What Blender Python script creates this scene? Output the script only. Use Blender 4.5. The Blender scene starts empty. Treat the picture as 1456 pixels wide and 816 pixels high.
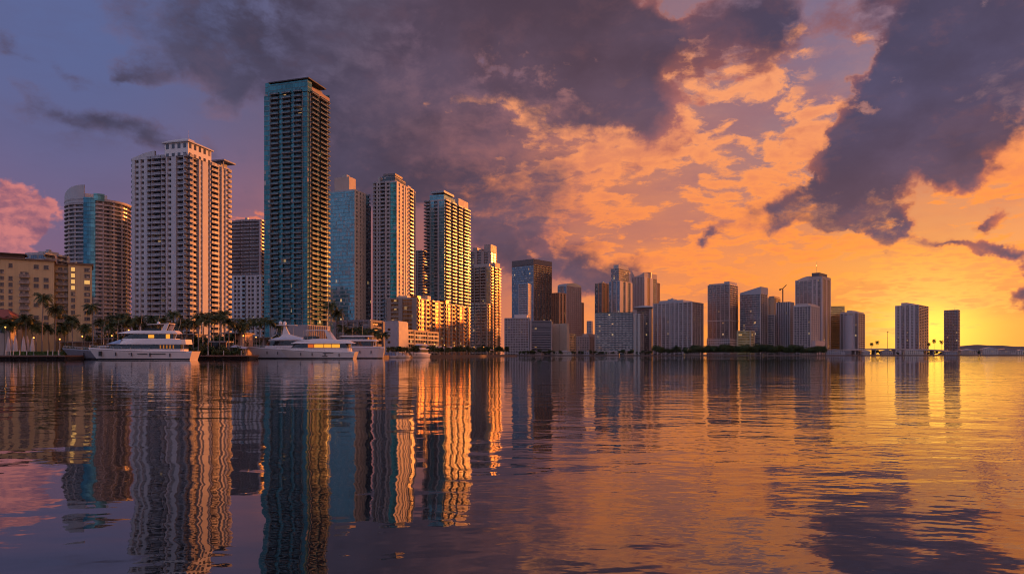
import bpy, math, random
from mathutils import Vector, Matrix
R = math.radians
random.seed(7)
scene = bpy.context.scene
C = scene.collection

# ------------------------------------------------------------------ camera
F = 970.0            # focal length in photo pixels (photo 1456 x 816)
CX, HY = 728.0, 503.8
EYE = 1.9
cam_d = bpy.data.cameras.new("camera")
cam = bpy.data.objects.new("camera", cam_d)
C.objects.link(cam)
cam.location = (0, 0, EYE)
cam.rotation_euler = (R(90), 0, 0)
cam_d.sensor_width = 36.0
cam_d.lens = F / 1456.0 * 36.0
cam_d.shift_y = (HY - 408.0) / 1456.0
cam_d.clip_start = 0.1
cam_d.clip_end = 60000
scene.camera = cam

scene.view_settings.view_transform = 'Standard'
scene.view_settings.look = 'None'
scene.view_settings.exposure = 0.2
scene.view_settings.gamma = 1.0
scene.view_settings.use_curve_mapping = False
scene.cycles.use_denoising = True
scene.cycles.filter_width = 1.1
scene.cycles.use_adaptive_sampling = True
scene.cycles.adaptive_threshold = 0.02
scene.cycles.adaptive_min_samples = 16
scene.cycles.max_bounces = 6
scene.cycles.diffuse_bounces = 2
scene.cycles.glossy_bounces = 4
scene.cycles.transmission_bounces = 3
scene.cycles.transparent_max_bounces = 6
scene.cycles.caustics_reflective = False
scene.cycles.caustics_refractive = False
scene.cycles.sample_clamp_indirect = 4.0

# ------------------------------------------------------------------ node helper
class NT:
    def __init__(s, tree):
        s.t = tree
        tree.nodes.clear()
    def new(s, kind, ins=None, **props):
        n = s.t.nodes.new(kind)
        for k, v in props.items():
            setattr(n, k, v)
        for k, v in (ins or {}).items():
            s.put(n.inputs[k], v)
        return n
    def put(s, sock, v):
        if isinstance(v, bpy.types.NodeSocket):
            s.t.links.new(v, sock)
        elif isinstance(v, bpy.types.Node):
            s.t.links.new(v.outputs[0], sock)
        else:
            if hasattr(sock.default_value, '__len__'):
                v = tuple(v)
                if len(sock.default_value) == 4 and len(v) == 3:
                    v = v + (1.0,)
            sock.default_value = v
    def m(s, op, a, b=0.0, c=0.0, clamp=False):
        n = s.t.nodes.new('ShaderNodeMath')
        n.operation = op
        n.use_clamp = clamp
        s.put(n.inputs[0], a); s.put(n.inputs[1], b)
        if op in ('MULTIPLY_ADD', 'WRAP', 'COMPARE', 'SMOOTH_MIN', 'SMOOTH_MAX'):
            s.put(n.inputs[2], c)
        return n.outputs[0]
    def vm(s, op, a, b=(0, 0, 0), scale=None):
        n = s.t.nodes.new('ShaderNodeVectorMath')
        n.operation = op
        s.put(n.inputs[0], a)
        if op in ('ADD', 'SUBTRACT', 'MULTIPLY', 'DIVIDE', 'DOT_PRODUCT', 'CROSS_PRODUCT', 'DISTANCE'):
            s.put(n.inputs[1], b)
        if scale is not None:
            s.put(n.inputs['Scale'], scale)
        return n.outputs['Value'] if op in ('DOT_PRODUCT', 'LENGTH', 'DISTANCE') else n.outputs[0]
    def ss(s, x, a, b):            # smooth step from a to b
        n = s.t.nodes.new('ShaderNodeMapRange')
        n.interpolation_type = 'SMOOTHSTEP'
        s.put(n.inputs[0], x); s.put(n.inputs[1], a); s.put(n.inputs[2], b)
        n.inputs[3].default_value = 0.0; n.inputs[4].default_value = 1.0
        return n.outputs[0]
    def mix(s, f, a, b, blend='MIX'):
        n = s.t.nodes.new('ShaderNodeMix')
        n.data_type = 'RGBA'
        n.blend_type = blend
        s.put(n.inputs[0], f); s.put(n.inputs[6], a); s.put(n.inputs[7], b)
        return n.outputs[2]
    def noise(s, v, scale, detail=4.0, rough=0.55, dist=0.0, color=False, lac=2.0):
        n = s.t.nodes.new('ShaderNodeTexNoise')
        s.put(n.inputs['Vector'], v)
        n.inputs['Scale'].default_value = scale
        n.inputs['Detail'].default_value = detail
        n.inputs['Roughness'].default_value = rough
        n.inputs['Lacunarity'].default_value = lac
        n.inputs['Distortion'].default_value = dist
        return n.outputs['Color'] if color else n.outputs['Fac']

def lin(r, g, b):
    f = lambda c: (c / 255 / 12.92) if c <= 10 else ((c / 255 + 0.055) / 1.055) ** 2.4
    return (f(r), f(g), f(b))

def pdir(px, py):                  # compass direction of a point of the sky
    return Vector(((px - CX) / F, 1.0, (HY - py) / F)).normalized()

# ------------------------------------------------------------------ sun
SUN_AZ, SUN_EL = R(40), R(8.0)
sun_d = bpy.data.lights.new("sun", 'SUN')
sun_d.energy = 3.4
sun_d.angle = R(0.6)
sun_d.color = (1.0, 0.27, 0.045)
sun = bpy.data.objects.new("sun", sun_d)
C.objects.link(sun)
sdir = Vector((math.sin(SUN_AZ) * math.cos(SUN_EL), math.cos(SUN_AZ) * math.cos(SUN_EL), math.sin(SUN_EL)))
sun.rotation_euler = sdir.to_track_quat('Z', 'Y').to_euler()
sun.location = sdir * 3000

# ------------------------------------------------------------------ sky
def build_sky():
    w = bpy.data.worlds.new("World")
    scene.world = w
    w.use_nodes = True
    w.cycles.sampling_method = 'MANUAL'
    w.cycles.sample_map_resolution = 512
    n = NT(w.node_tree)
    d = n.new('ShaderNodeTexCoord').outputs['Generated']
    sep = n.new('ShaderNodeSeparateXYZ', {0: d})
    x, y, z = sep.outputs
    zc = n.m('MAXIMUM', z, 0.0)
    # below the horizon mirror the sky so that nothing black shows at the far edge of the water
    dd = n.new('ShaderNodeCombineXYZ', {0: x, 1: y, 2: zc}).outputs[0]
    az = n.m('ARCTAN2', x, y)
    q = n.new('ShaderNodeCombineXYZ', {0: az, 1: n.m('ARCSINE', zc), 2: 0.0}).outputs[0]

    def cone(v, c, r, rot=0.0, kind='SPHERICAL'):
        mp = n.new('ShaderNodeMapping', vector_type='TEXTURE')
        n.put(mp.inputs['Vector'], v)
        mp.inputs['Location'].default_value = c
        mp.inputs['Rotation'].default_value = (0, 0, rot)
        mp.inputs['Scale'].default_value = r
        g = n.new('ShaderNodeTexGradient', gradient_type=kind)
        n.put(g.inputs[0], mp.outputs[0])
        return g.outputs['Fac']

    # --- the clear sky and the glow behind the clouds: colours by compass direction and height
    pts = [  # photo x, y, sRGB, reach
        (-60, 20, (76, 92, 140), .34), (120, 60, (88, 106, 160), .26), (60, 180, (84, 96, 142), .24), (-60, 250, (104, 88, 122), .22), (160, 190, (82, 88, 128), .22),
        (40, 360, (140, 92, 112), .18), (160, 350, (108, 86, 112), .16), (-80, 440, (150, 92, 104), .2), (330, 330, (176, 102, 100), .17),
        (330, 170, (96, 86, 112), .22), (360, 440, (184, 106, 94), .17), (520, 120, (88, 74, 92), .24), (560, 390, (152, 92, 96), .17),
        (690, 400, (166, 100, 96), .17), (690, 250, (150, 90, 86), .18), (830, 475, (246, 146, 80), .17), (850, 250, (196, 116, 88), .18),
        (985, 130, (160, 114, 116), .17), (1010, 250, (176, 116, 106), .17), (1000, 390, (238, 130, 78), .17), (1130, 40, (104, 96, 130), .18),
        (1100, 190, (146, 108, 116), .16), (1180, 90, (104, 98, 134), .15), (1010, 480, (255, 158, 58), .17), (1190, 465, (255, 156, 54), .17),
        (1325, 440, (255, 210, 80), .14), (1330, 482, (255, 214, 52), .12), (1456, 400, (236, 134, 78), .16), (1275, 380, (226, 130, 80), .15), (1350, 325, (186, 108, 92), .15), (1400, 290, (172, 106, 94), .19),
        (1450, 460, (250, 156, 68), .17), (1450, 60, (150, 122, 140), .22), (740, 40, (96, 88, 122), .2), (700, 500, (222, 126, 84), .15),
    ]
    acc_c, acc_w = None, None
    def addpt(c, col, reach, wt=1.0):
        nonlocal acc_c, acc_w
        g = cone(dd, c, (reach,) * 3)
        g = n.m('MULTIPLY', n.m('MULTIPLY', g, g), wt)
        t = n.vm('SCALE', col, scale=g)
        acc_c = t if acc_c is None else n.vm('ADD', acc_c, t)
        acc_w = g if acc_w is None else n.m('ADD', acc_w, g)
    for px, py, col, rr in pts:
        addpt(pdir(px, py), lin(*col), rr * 1.45)
    def az_el(a, e):
        return Vector((math.sin(R(a)) * math.cos(R(e)), math.cos(R(a)) * math.cos(R(e)), math.sin(R(e))))
    for a, e, col, rr in [   # the rest of the dome, behind and beside the camera
            (64, 6, (1.3, .44, .10), .42), (58, 30, (.62, .25, .16), .6), (85, 10, (1.25, .46, .17), .7), (100, 40, (.34, .24, .26), .8),
            (-60, 8, (.30, .20, .26), .6), (-60, 35, (.20, .22, .36), .7), (-100, 12, (.30, .25, .36), .8), (-110, 45, (.32, .34, .52), .9),
            (166, 4, (.98, .60, .56), .48), (187, 8, (.24, .23, .35), .5), (128, 8, (.85, .33, .18), .65), (-145, 8, (.21, .26, .42), .85), (180, 30, (.28, .32, .54), .8),
            (130, 40, (.34, .29, .42), .8), (-140, 40, (.30, .37, .64), .8), (0, 50, (.12, .11, .17), .8), (0, 90, (.22, .22, .34), .9)]:
        addpt(az_el(a, e), col, rr, 0.6)
    base = n.vm('SCALE', acc_c, scale=n.m('DIVIDE', 1.0, n.m('ADD', acc_w, 1e-4)))
    sky = n.new('ShaderNodeTexSky', sky_type='NISHITA')
    sky.sun_disc = False
    sky.sun_elevation = SUN_EL
    sky.sun_rotation = SUN_AZ
    sky.altitude = 0.0
    sky.air_density = 2.0
    sky.dust_density = 3.0
    nish = n.vm('SCALE', sky.outputs[0], scale=0.06)
    base = n.mix(0.07, base, nish)

    # --- warped coordinates shared by the clouds
    wa = n.noise(dd, 5.0, 3.0, 0.5, color=True)
    wb = n.noise(dd, 22.0, 4.0, 0.6, color=True)
    warp = n.vm('ADD', n.vm('SCALE', n.vm('SUBTRACT', wa, (.5, .5, .5)), scale=0.20), n.vm('SCALE', n.vm('SUBTRACT', wb, (.5, .5, .5)), scale=0.055))
    qw = n.vm('ADD', q, warp)
    st = n.vm('MULTIPLY', dd, (1, 1, 1.7))
    stw = n.vm('ADD', st, n.vm('SCALE', warp, scale=0.35))

    def field(blobs, v):
        acc = None
        for px, py, rx, ry, wt, rot in blobs:
            p = pdir(px, py)
            a0 = math.atan2(p.x, p.y); e0 = math.asin(p.z)
            k = math.cos(a0)
            g = cone(v, (a0, e0, 0), (rx / F * k * k * 1.5, ry / F * k * 1.5, 1), -R(rot))
            acc = n.m('MULTIPLY', g, wt * 1.2) if acc is None else n.m('MULTIPLY_ADD', g, wt * 1.2, acc)
        return acc

    # thin mauve veils drifting over the glow
    vl = n.noise(n.vm('ADD', n.vm('MULTIPLY', dd, (1, 1, 3.2)), n.vm('SCALE', warp, scale=0.5)), 4.2, 7.0, 0.58)
    veil_c = n.mix(n.ss(x, -0.35, 0.15), n.mix(0.30, base, lin(88, 80, 108)), n.mix(0.55, base, lin(150, 100, 104)))
    veil_c = n.mix(n.ss(x, 0.15, 0.5), veil_c, n.mix(n.ss(z, 0.10, 0.30), n.mix(0.5, base, lin(220, 124, 80)), n.mix(0.7, base, lin(142, 100, 112))))
    base = n.mix(n.m('MULTIPLY', n.ss(vl, 0.42, 0.64), 0.85), base, veil_c)
    # sun glow 0 (far) .. 1 (at the sun)
    gl = n.vm('DISTANCE', n.vm('MULTIPLY', dd, (1, 1, 1.25)), n.vm('MULTIPLY', tuple(pdir(1325, 470)), (1, 1, 1.25)))
    near = n.ss(gl, 0.95, 0.05)

    hot = n.ss(gl, 0.13, 0.0)
    base = n.vm('ADD', base, n.vm('SCALE', (0.9, .42, .05), scale=n.m('MULTIPLY', hot, hot)))
    # --- high broken altocumulus, lit from below
    alto = field([
        (850, 255, 190, 60, 1.1, -12), (960, 190, 150, 75, 1.0, -25), (1000, 115, 110, 50, .8, -20), (900, 310, 170, 45, .9, 0),
        (1080, 240, 120, 45, 1.0, -10), (1000, 330, 160, 40, .7, 0), (1120, 220, 110, 40, .6, 0), (940, 375, 130, 40, .8, 20),
        (1080, 330, 80, 60, .7, 0), (1240, 370, 170, 45, .75, 0), (1390, 300, 130, 90, .75, -20), (1420, 240, 90, 50, .8, -20),
        (760, 200, 70, 30, .8, 20), (700, 320, 60, 30, .5, 0), (1330, 400, 150, 40, .7, 0), (1445, 15, 50, 25, .8, 0), (1240, 70, 60, 22, .5, 0),
        (620, 330, 120, 26, .45, 0), (690, 300, 90, 40, .7, 0), (740, 240, 80, 30, .7, 20), (610, 170, 90, 22, .5, 10), (345, 300, 30, 22, 1.2, 0), (1150, 420, 160, 26, .6, 0), (830, 395, 90, 18, .5, 0)], qw)
    pl = n.new('ShaderNodeCombineXYZ', {0: n.m('DIVIDE', x, n.m('ADD', zc, 0.16)), 1: n.m('DIVIDE', y, n.m('ADD', zc, 0.16)), 2: 0.0}).outputs[0]
    plw = n.vm('ADD', pl, n.vm('SCALE', warp, scale=1.2))
    af = n.noise(plw, 2.6, 9.0, 0.64)
    vor = n.new('ShaderNodeTexVoronoi', {'Vector': plw, 'Scale': 13.0, 'Smoothness': 0.6}, feature='SMOOTH_F1').outputs['Distance']
    af2 = n.m('ADD', n.m('MULTIPLY', n.noise(plw, 20.0, 5.0, 0.6), 0.6), n.m('MULTIPLY', n.m('SUBTRACT', 0.75, vor), 0.55))
    a_in = n.m('ADD', n.m('MULTIPLY_ADD', n.m('SUBTRACT', af, 0.5), 2.2, 0.75), n.m('MULTIPLY', af2, 0.6))
    a_den = n.m('ADD', n.m('SUBTRACT', a_in, 1.14), n.m('MULTIPLY', n.m('MINIMUM', alto, 1.2), 0.27))
    a_mask = n.ss(a_den, 0.06, 0.24)
    a_core = n.ss(a_den, 0.20, 0.50)
    lit = n.mix(near, lin(220, 116, 86), lin(255, 150, 62))
    lit = n.mix(n.m('MULTIPLY', n.ss(z, 0.16, 0.36), 0.8), lit, lin(246, 160, 106))
    lit = n.mix(n.ss(gl, 0.19, 0.0), lit, (1.2, .60, .12))
    shade_a = n.mix(near, lin(140, 96, 104), lin(226, 124, 84))
    a_col = n.mix(n.m('MULTIPLY', a_core, 0.45), lit, shade_a)
    a_mask = n.m('MULTIPLY', a_mask, n.ss(alto, 0.05, 0.5))
    col = n.mix(n.m('MULTIPLY', a_mask, 0.85), base, a_col)
    # fine grain of thin cloud over the bright part
    thin = n.ss(n.noise(plw, 7.0, 9.0, 0.66), 0.42, 0.70)
    col = n.mix(n.m('MULTIPLY', thin, n.m('MULTIPLY', near, 0.14)), col, lit)

    # --- pink cumulus far away on the dim side
    pk = field([(8, 268, 34, 30, 1.2, 0), (32, 292, 30, 34, 1.1, 0), (-20, 330, 56, 60, 1.2, 0), (58, 345, 18, 18, 1.0, 0), (4, 366, 44, 26, .9, 0),
                (345, 305, 26, 18, 1.0, 0), (172, 268, 34, 40, .55, 0)], qw)
    pf = n.noise(stw, 26.0, 7.0, 0.58)
    p_den = n.m('ADD', pk, n.m('MULTIPLY', n.m('SUBTRACT', pf, 0.5), 1.1))
    p_mask = n.ss(p_den, 0.34, 0.66)
    p_sh = n.noise(n.vm('ADD', stw, (-.006, 0, -.012)), 26.0, 5.0, 0.55)
    p_rel = n.ss(n.m('SUBTRACT', pf, p_sh), -0.20, 0.16)
    p_col = n.mix(p_rel, lin(122, 84, 106), lin(196, 118, 116))
    col = n.mix(n.m('MULTIPLY', p_mask, n.ss(z, 0.02, 0.16)), col, p_col)

    # --- heavy dark cloud decks
    dk = [
        (440, 15, 290, 105, 1.2, 8), (600, 80, 230, 80, 1.1, 10), (350, 110, 150, 60, .4, 0), (860, 110, 120, 95, 1.35, 0), (790, 50, 140, 80, 1.0, 0),
        (600, 225, 180, 60, 1.25, 6), (540, 150, 130, 60, .5, 0), (690, 250, 130, 35, .8, 15), (720, 140, 120, 50, .7, 0), (1085, 40, 90, 60, .95, 0), (960, 10, 90, 36, .5, 0),
        (1340, 50, 140, 115, 1.3, 0), (1310, 165, 110, 84, 1.3, -25), (1235, 255, 92, 56, 1.3, -30), (1180, 318, 74, 30, 1.25, 8), (1112, 302, 34, 32, 1.25, 0),
        (1435, 130, 110, 80, 1.15, 0), (1180, 200, 80, 60, .6, 0), (1370, 220, 80, 50, .8, -15), (1225, 335, 70, 20, .9, 0), (1432, 352, 60, 13, .8, 5), (1445, 395, 40, 12, .7, -10), (1320, 352, 70, 12, .75, 4), (1380, 318, 50, 16, .75, -8), (1250, 402, 60, 8, .5, 2),
        (760, 345, 130, 52, .9, 5), (540, 275, 130, 40, .5, 0), (882, 372, 44, 22, .85, 0), (995, 300, 22, 14, .8, 0), (640, 300, 110, 40, .55, 0),
        (145, 88, 60, 28, .7, -12), (45, 98, 60, 26, .6, -5), (90, 170, 150, 26, .5, 0), (230, 215, 140, 40, .5, 0), (10, 60, 60, 26, .5, 0), (270, 60, 110, 50, .35, 0),
        (1060, 285, 50, 22, .6, 0)]
    db = field(dk, qw)
    f1 = n.noise(stw, 6.0, 11.0, 0.60)
    sl = sdir * 0.02
    f2 = n.noise(n.vm('ADD', stw, (0.016, 0.0, -0.022)), 6.0, 8.0, 0.60)
    f0 = n.noise(n.vm('ADD', stw, (3.1, 1.7, .4)), 2.6, 3.0, 0.5)
    d_den = n.m('ADD', n.m('MINIMUM', db, 0.95), n.m('ADD', n.m('MULTIPLY', n.m('SUBTRACT', f1, 0.5), 2.0), n.m('MULTIPLY', n.m('SUBTRACT', f0, 0.5), 0.7)))
    f3 = n.noise(stw, 24.0, 7.0, 0.62)
    d_den = n.m('ADD', d_den, n.m('MULTIPLY', n.m('SUBTRACT', f3, 0.5), 0.75))
    soft = n.noise(stw, 3.0, 2.0, 0.5)
    d_mask = n.ss(d_den, 0.34, n.m('MULTIPLY_ADD', n.ss(soft, 0.35, 0.65), 0.85, 0.60))
    d_soft = n.m('ADD', n.m('MINIMUM', db, 1.1), n.m('ADD', n.m('MULTIPLY', n.m('SUBTRACT', f1, 0.5), 0.8), n.m('MULTIPLY', n.m('SUBTRACT', f0, 0.5), 0.8)))
    thick = n.ss(d_soft, 0.40, 1.0)
    rel = n.m('SUBTRACT', f1, f2)
    far_side = n.ss(x, 0.05, -0.40)
    c_thin = n.mix(near, lin(136, 88, 98), lin(186, 104, 82))
    c_thin = n.mix(far_side, c_thin, lin(98, 86, 112))
    c_thick = n.mix(near, lin(84, 68, 84), lin(94, 74, 90))
    c_thick = n.mix(n.ss(z, 0.16, 0.34), c_thick, n.mix(n.ss(x, 0.1, 0.45), lin(84, 67, 82), lin(78, 72, 98)))
    c_thick = n.mix(far_side, c_thick, lin(70, 66, 88))
    d_col = n.mix(thick, c_thin, c_thick)
    relief = n.ss(rel, 0.0, 0.14)
    d_col = n.mix(n.m('MULTIPLY', relief, n.m('MULTIPLY_ADD', thick, -0.20, 0.36)), d_col, n.mix(near, lin(118, 88, 102), lin(206, 118, 80)))
    d_col = n.mix(n.m('MULTIPLY', n.ss(rel, 0.0, -0.14), 0.22), d_col, n.vm('SCALE', d_col, scale=0.72))
    d_col = n.vm('SCALE', d_col, scale=n.m('MULTIPLY_ADD', n.ss(n.noise(stw, 4.4, 6.0, 0.55), 0.34, 0.66), 0.42, 0.78))
    # bright rim where the thin edge of a deck faces the sun
    rim = n.m('MULTIPLY', n.m('MULTIPLY', n.ss(d_den, 0.34, 0.46), n.ss(d_den, 0.66, 0.48)), n.ss(soft, 0.60, 0.40))
    d_col = n.mix(n.m('MULTIPLY', n.m('MULTIPLY', rim, near), 0.40), d_col, lit)
    col = n.mix(n.m('MULTIPLY', d_mask, 0.96), col, d_col)
    out = n.new('ShaderNodeBackground', {'Color': col, 'Strength': 1.0})
    n.new('ShaderNodeOutputWorld', {'Surface': out.outputs[0]})
build_sky()

# ------------------------------------------------------------------ mesh builder
class MB:
    def __init__(s):
        s.v = []; s.f = []; s.uv = []; s.mi = []; s.sm = []
    def face(s, pts, uvs=None, m=0, smooth=False):
        b = len(s.v)
        s.v += [tuple(p) for p in pts]
        s.f.append(tuple(range(b, b + len(pts))))
        s.uv.append(uvs or [(p[0] + p[1], p[2]) for p in pts])
        s.mi.append(m); s.sm.append(smooth)
    def box(s, x0, x1, y0, y1, z0, z1, m=0, top=None):
        A, B, Cc, D = (x0, y0), (x1, y0), (x1, y1), (x0, y1)
        s.prism([A, B, Cc, D], z0, z1, m, top)
    def prism(s, poly, z0, z1, m=0, top=None, u0=0.0):
        s.wall(poly, z0, z1, m, True, u0)
        t = m if top is None else top
        s.face([(x, y, z1) for x, y in poly], [(x, y) for x, y in poly], t)
        s.face([(x, y, z0) for x, y in reversed(poly)], [(x, y) for x, y in reversed(poly)], t)
    def wall(s, poly, z0, z1, m=0, closed=True, u0=0.0, smooth=False):
        n = len(poly); u = u0
        for i in range(n if closed else n - 1):
            a, b = poly[i], poly[(i + 1) % n]
            l = math.hypot(b[0] - a[0], b[1] - a[1])
            za, zb = (z1, z1) if not callable(z1) else (z1(*a), z1(*b))
            s.face([(a[0], a[1], z0), (b[0], b[1], z0), (b[0], b[1], zb), (a[0], a[1], za)],
                   [(u, z0), (u + l, z0), (u + l, zb), (u, za)], m, smooth)
            u += l
    def rings(s, rings, m=0, closed=True, caps=True, smooth=True):
        n = len(rings[0]); b = len(s.v)
        for r in rings:
            s.v += [tuple(p) for p in r]
        for j in range(len(rings) - 1):
            for i in range(n if closed else n - 1):
                i2 = (i + 1) % n
                f = (b + j * n + i, b + j * n + i2, b + (j + 1) * n + i2, b + (j + 1) * n + i)
                s.f.append(f)
                s.uv.append([(i / n, j), ((i + 1) / n, j), ((i + 1) / n, j + 1), (i / n, j + 1)])
                s.mi.append(m); s.sm.append(smooth)
        if caps and closed:
            for r, flip in ((rings[0], True), (rings[-1], False)):
                p = list(reversed(r)) if flip else list(r)
                s.face(p, None, m)
    def tube(s, p0, p1, r0, r1=None, n=6, m=0, smooth=True):
        r1 = r0 if r1 is None else r1
        p0, p1 = Vector(p0), Vector(p1)
        d = (p1 - p0).normalized()
        a = d.orthogonal().normalized(); c = d.cross(a)
        rr = []
        for p, r in ((p0, r0), (p1, r1)):
            rr.append([p + (a * math.cos(t) + c * math.sin(t)) * r for t in [2 * math.pi * i / n for i in range(n)]])
        s.rings(rr, m, True, True, smooth)
    def path(s, pts, rad, n=6, m=0):
        pts = [Vector(p) for p in pts]
        rr = []
        for i, p in enumerate(pts):
            d = (pts[min(i + 1, len(pts) - 1)] - pts[max(i - 1, 0)]).normalized()
            up = Vector((1, 0, 0)) if abs(d.x) < .9 else Vector((0, 1, 0))
            a = d.cross(up).normalized(); c = d.cross(a)
            r = rad[i] if hasattr(rad, '__len__') else rad
            rr.append([p + (a * math.cos(t) + c * math.sin(t)) * r for t in [2 * math.pi * k / n for k in range(n)]])
        s.rings(rr, m, True, True, True)
    def mesh(s, name, mats):
        me = bpy.data.meshes.new(name)
        me.from_pydata(s.v, [], s.f)
        for mt in (mats if isinstance(mats, (list, tuple)) else [mats]):
            me.materials.append(mt)
        ul = me.uv_layers.new(name="UVMap")
        flat = [c for f in s.uv for p in f for c in p]
        ul.data.foreach_set("uv", flat)
        me.polygons.foreach_set("material_index", s.mi)
        me.polygons.foreach_set("use_smooth", s.sm)
        me.update()
        return me
    def build(s, name, mats, parent=None, loc=None):
        return link(name, s.mesh(name, mats), parent, loc)

def link(name, me, parent=None, loc=None):
    o = bpy.data.objects.new(name, me)
    C.objects.link(o)
    if parent is not None:
        o.parent = parent
    if loc is not None:
        o.location = loc
    return o

def thing(name, label, cat, loc=(0, 0, 0), rot=0.0, group=None):
    o = bpy.data.objects.new(name, None)
    C.objects.link(o)
    o.empty_display_size = 1.0
    o.location = loc
    o.rotation_euler = (0, 0, rot)
    o["label"] = label; o["category"] = cat
    if group: o["group"] = group
    return o

def tag(o, label=None, cat=None, group=None, kind=None):
    for k, v in (("label", label), ("category", cat), ("group", group), ("kind", kind)):
        if v: o[k] = v
    return o

def copy_tree(src, loc, rot=None, label=None, scale=None):
    c = src.copy(); C.objects.link(c)
    c.location = loc
    if rot is not None: c.rotation_euler = (0, 0, rot)
    if scale is not None: c.scale = scale if hasattr(scale, '__len__') else (scale,) * 3
    if label: c["label"] = label
    for ch in list(src.children):
        d = ch.copy(); C.objects.link(d); d.parent = c
        for g in list(ch.children):
            e = g.copy(); C.objects.link(e); e.parent = d
    return c

def at(px, D):                 # ground point seen at photo column px, D metres out
    return ((px - CX) / F * D, D)
def hgt(py, D):                # height of photo row py at D metres out
    return EYE + (HY - py) / F * D

# ------------------------------------------------------------------ materials
_mats = {}
def cached(fn):
    def g(*a, **k):
        key = (fn.__name__, a, tuple(sorted(k.items())))
        if key not in _mats: _mats[key] = fn(*a, **k)
        return _mats[key]
    return g

def new_mat(name):
    m = bpy.data.materials.new(name)
    m.use_nodes = True
    return m, NT(m.node_tree)

def finish(n, bsdf):
    n.new('ShaderNodeOutputMaterial', {'Surface': bsdf.outputs[0]})

@cached
def paint(col, rough=0.55, var=0.16, scale=0.25, streak=0.15, spec=0.4):
    """painted or rendered surface with uneven weathering and vertical runs"""
    m, n = new_mat("paint")
    P = n.new('ShaderNodeTexCoord').outputs['Object']
    a = n.noise(P, scale, 6.0, 0.6)
    b = n.noise(n.vm('MULTIPLY', P, (1.6, 1.6, 0.06)), 1.0, 4.0, 0.6)
    f = n.m('ADD', n.m('MULTIPLY', n.m('SUBTRACT', a, 0.5), var * 2), n.m('MULTIPLY', n.m('SUBTRACT', b, 0.5), streak * 2))
    c = n.vm('SCALE', col, scale=n.m('ADD', f, 1.0))
    bs = n.new('ShaderNodeBsdfPrincipled', {'Base Color': c, 'Roughness': n.m('MULTIPLY_ADD', n.m('SUBTRACT', a, 0.5), 0.3, rough), 'Specular IOR Level': spec})
    finish(n, bs)
    return m

@cached
def window_wall(tint, bay, fl, metal=0.55, rough=0.07, frame=(.30, .30, .32), fw=0.10, sp=0.16, spcol=None, curtain=0.22, curt=(.34, .30, .27), lit=0.012, tilt=0.02, off=0.0, var=0.5):
    """glazed wall: panes with their own tint, tilt, drawn curtains and a few lit rooms, mullions and spandrels; UV in metres"""
    m, n = new_mat("window_wall")
    uv = n.new('ShaderNodeTexCoord').outputs['UV']
    sx = n.new('ShaderNodeSeparateXYZ', {0: uv})
    u = n.m('DIVIDE', sx.outputs[0], bay)
    v = n.m('DIVIDE', n.m('ADD', sx.outputs[1], off), fl)
    fu, fv = n.m('FRACT', u), n.m('FRACT', v)
    cell = n.new('ShaderNodeCombineXYZ', {0: n.m('FLOOR', u), 1: n.m('FLOOR', v), 2: 3.7}).outputs[0]
    wn = n.new('ShaderNodeTexWhiteNoise', {'Vector': cell}, noise_dimensions='3D')
    r1 = wn.outputs['Value']; rc = wn.outputs['Color']
    rs = n.new('ShaderNodeSeparateColor', {0: rc})
    # mullion and spandrel masks
    fr = n.m('LESS_THAN', n.m('MINIMUM', fu, n.m('SUBTRACT', 1.0, fu)), fw / bay * 0.5)
    spm = n.m('LESS_THAN', fv, sp)
    head = n.m('GREATER_THAN', fv, 1.0 - 0.035)
    glass = n.vm('SCALE', tint, scale=n.m('MULTIPLY_ADD', rs.outputs[0], var, 1.0 - var * 0.5))
    cur = n.m('LESS_THAN', r1, curtain)
    drop = n.m('GREATER_THAN', fv, n.m('MULTIPLY', rs.outputs[1], 0.7))
    cur = n.m('MULTIPLY', cur, drop)
    big = n.noise(uv, 0.05, 3.0, 0.5)
    glass = n.vm('SCALE', glass, scale=n.m('MULTIPLY_ADD', big, 0.8, 0.6))
    col = n.mix(cur, glass, n.vm('SCALE', curt, scale=n.m('MULTIPLY_ADD', rs.outputs[2], 0.6, 0.7)))
    solid = n.m('MAXIMUM', fr, n.m('MAXIMUM', spm, head))
    sc = n.mix(fr, spcol or frame, frame)
    col = n.mix(solid, col, sc)
    pane = n.m('SUBTRACT', 1.0, solid)
    geo = n.new('ShaderNodeNewGeometry').outputs['Normal']
    nr = n.vm('NORMALIZE', n.vm('ADD', geo, n.vm('SCALE', n.vm('SUBTRACT', rc, (.5, .5, .5)), scale=n.m('MULTIPLY', pane, tilt))))
    lm = n.m('MULTIPLY', n.m('MULTIPLY', pane, n.m('GREATER_THAN', rs.outputs[1], 1.0 - lit)), n.m('LESS_THAN', fv, 0.9))
    bs = n.new('ShaderNodeBsdfPrincipled', {
        'Base Color': col, 'Metallic': n.m('MULTIPLY', n.m('MULTIPLY', pane, n.m('SUBTRACT', 1.0, n.m('MULTIPLY', cur, 0.7))), metal),
        'Roughness': n.m('MULTIPLY_ADD', solid, 0.42, rough), 'Normal': nr,
        'Emission Color': n.mix(rs.outputs[0], (1.0, .45, .12), (1.0, .66, .30)), 'Emission Strength': n.m('MULTIPLY', lm, n.m('MULTIPLY_ADD', rs.outputs[2], 0.5, 0.12))})
    finish(n, bs)
    return m

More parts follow.
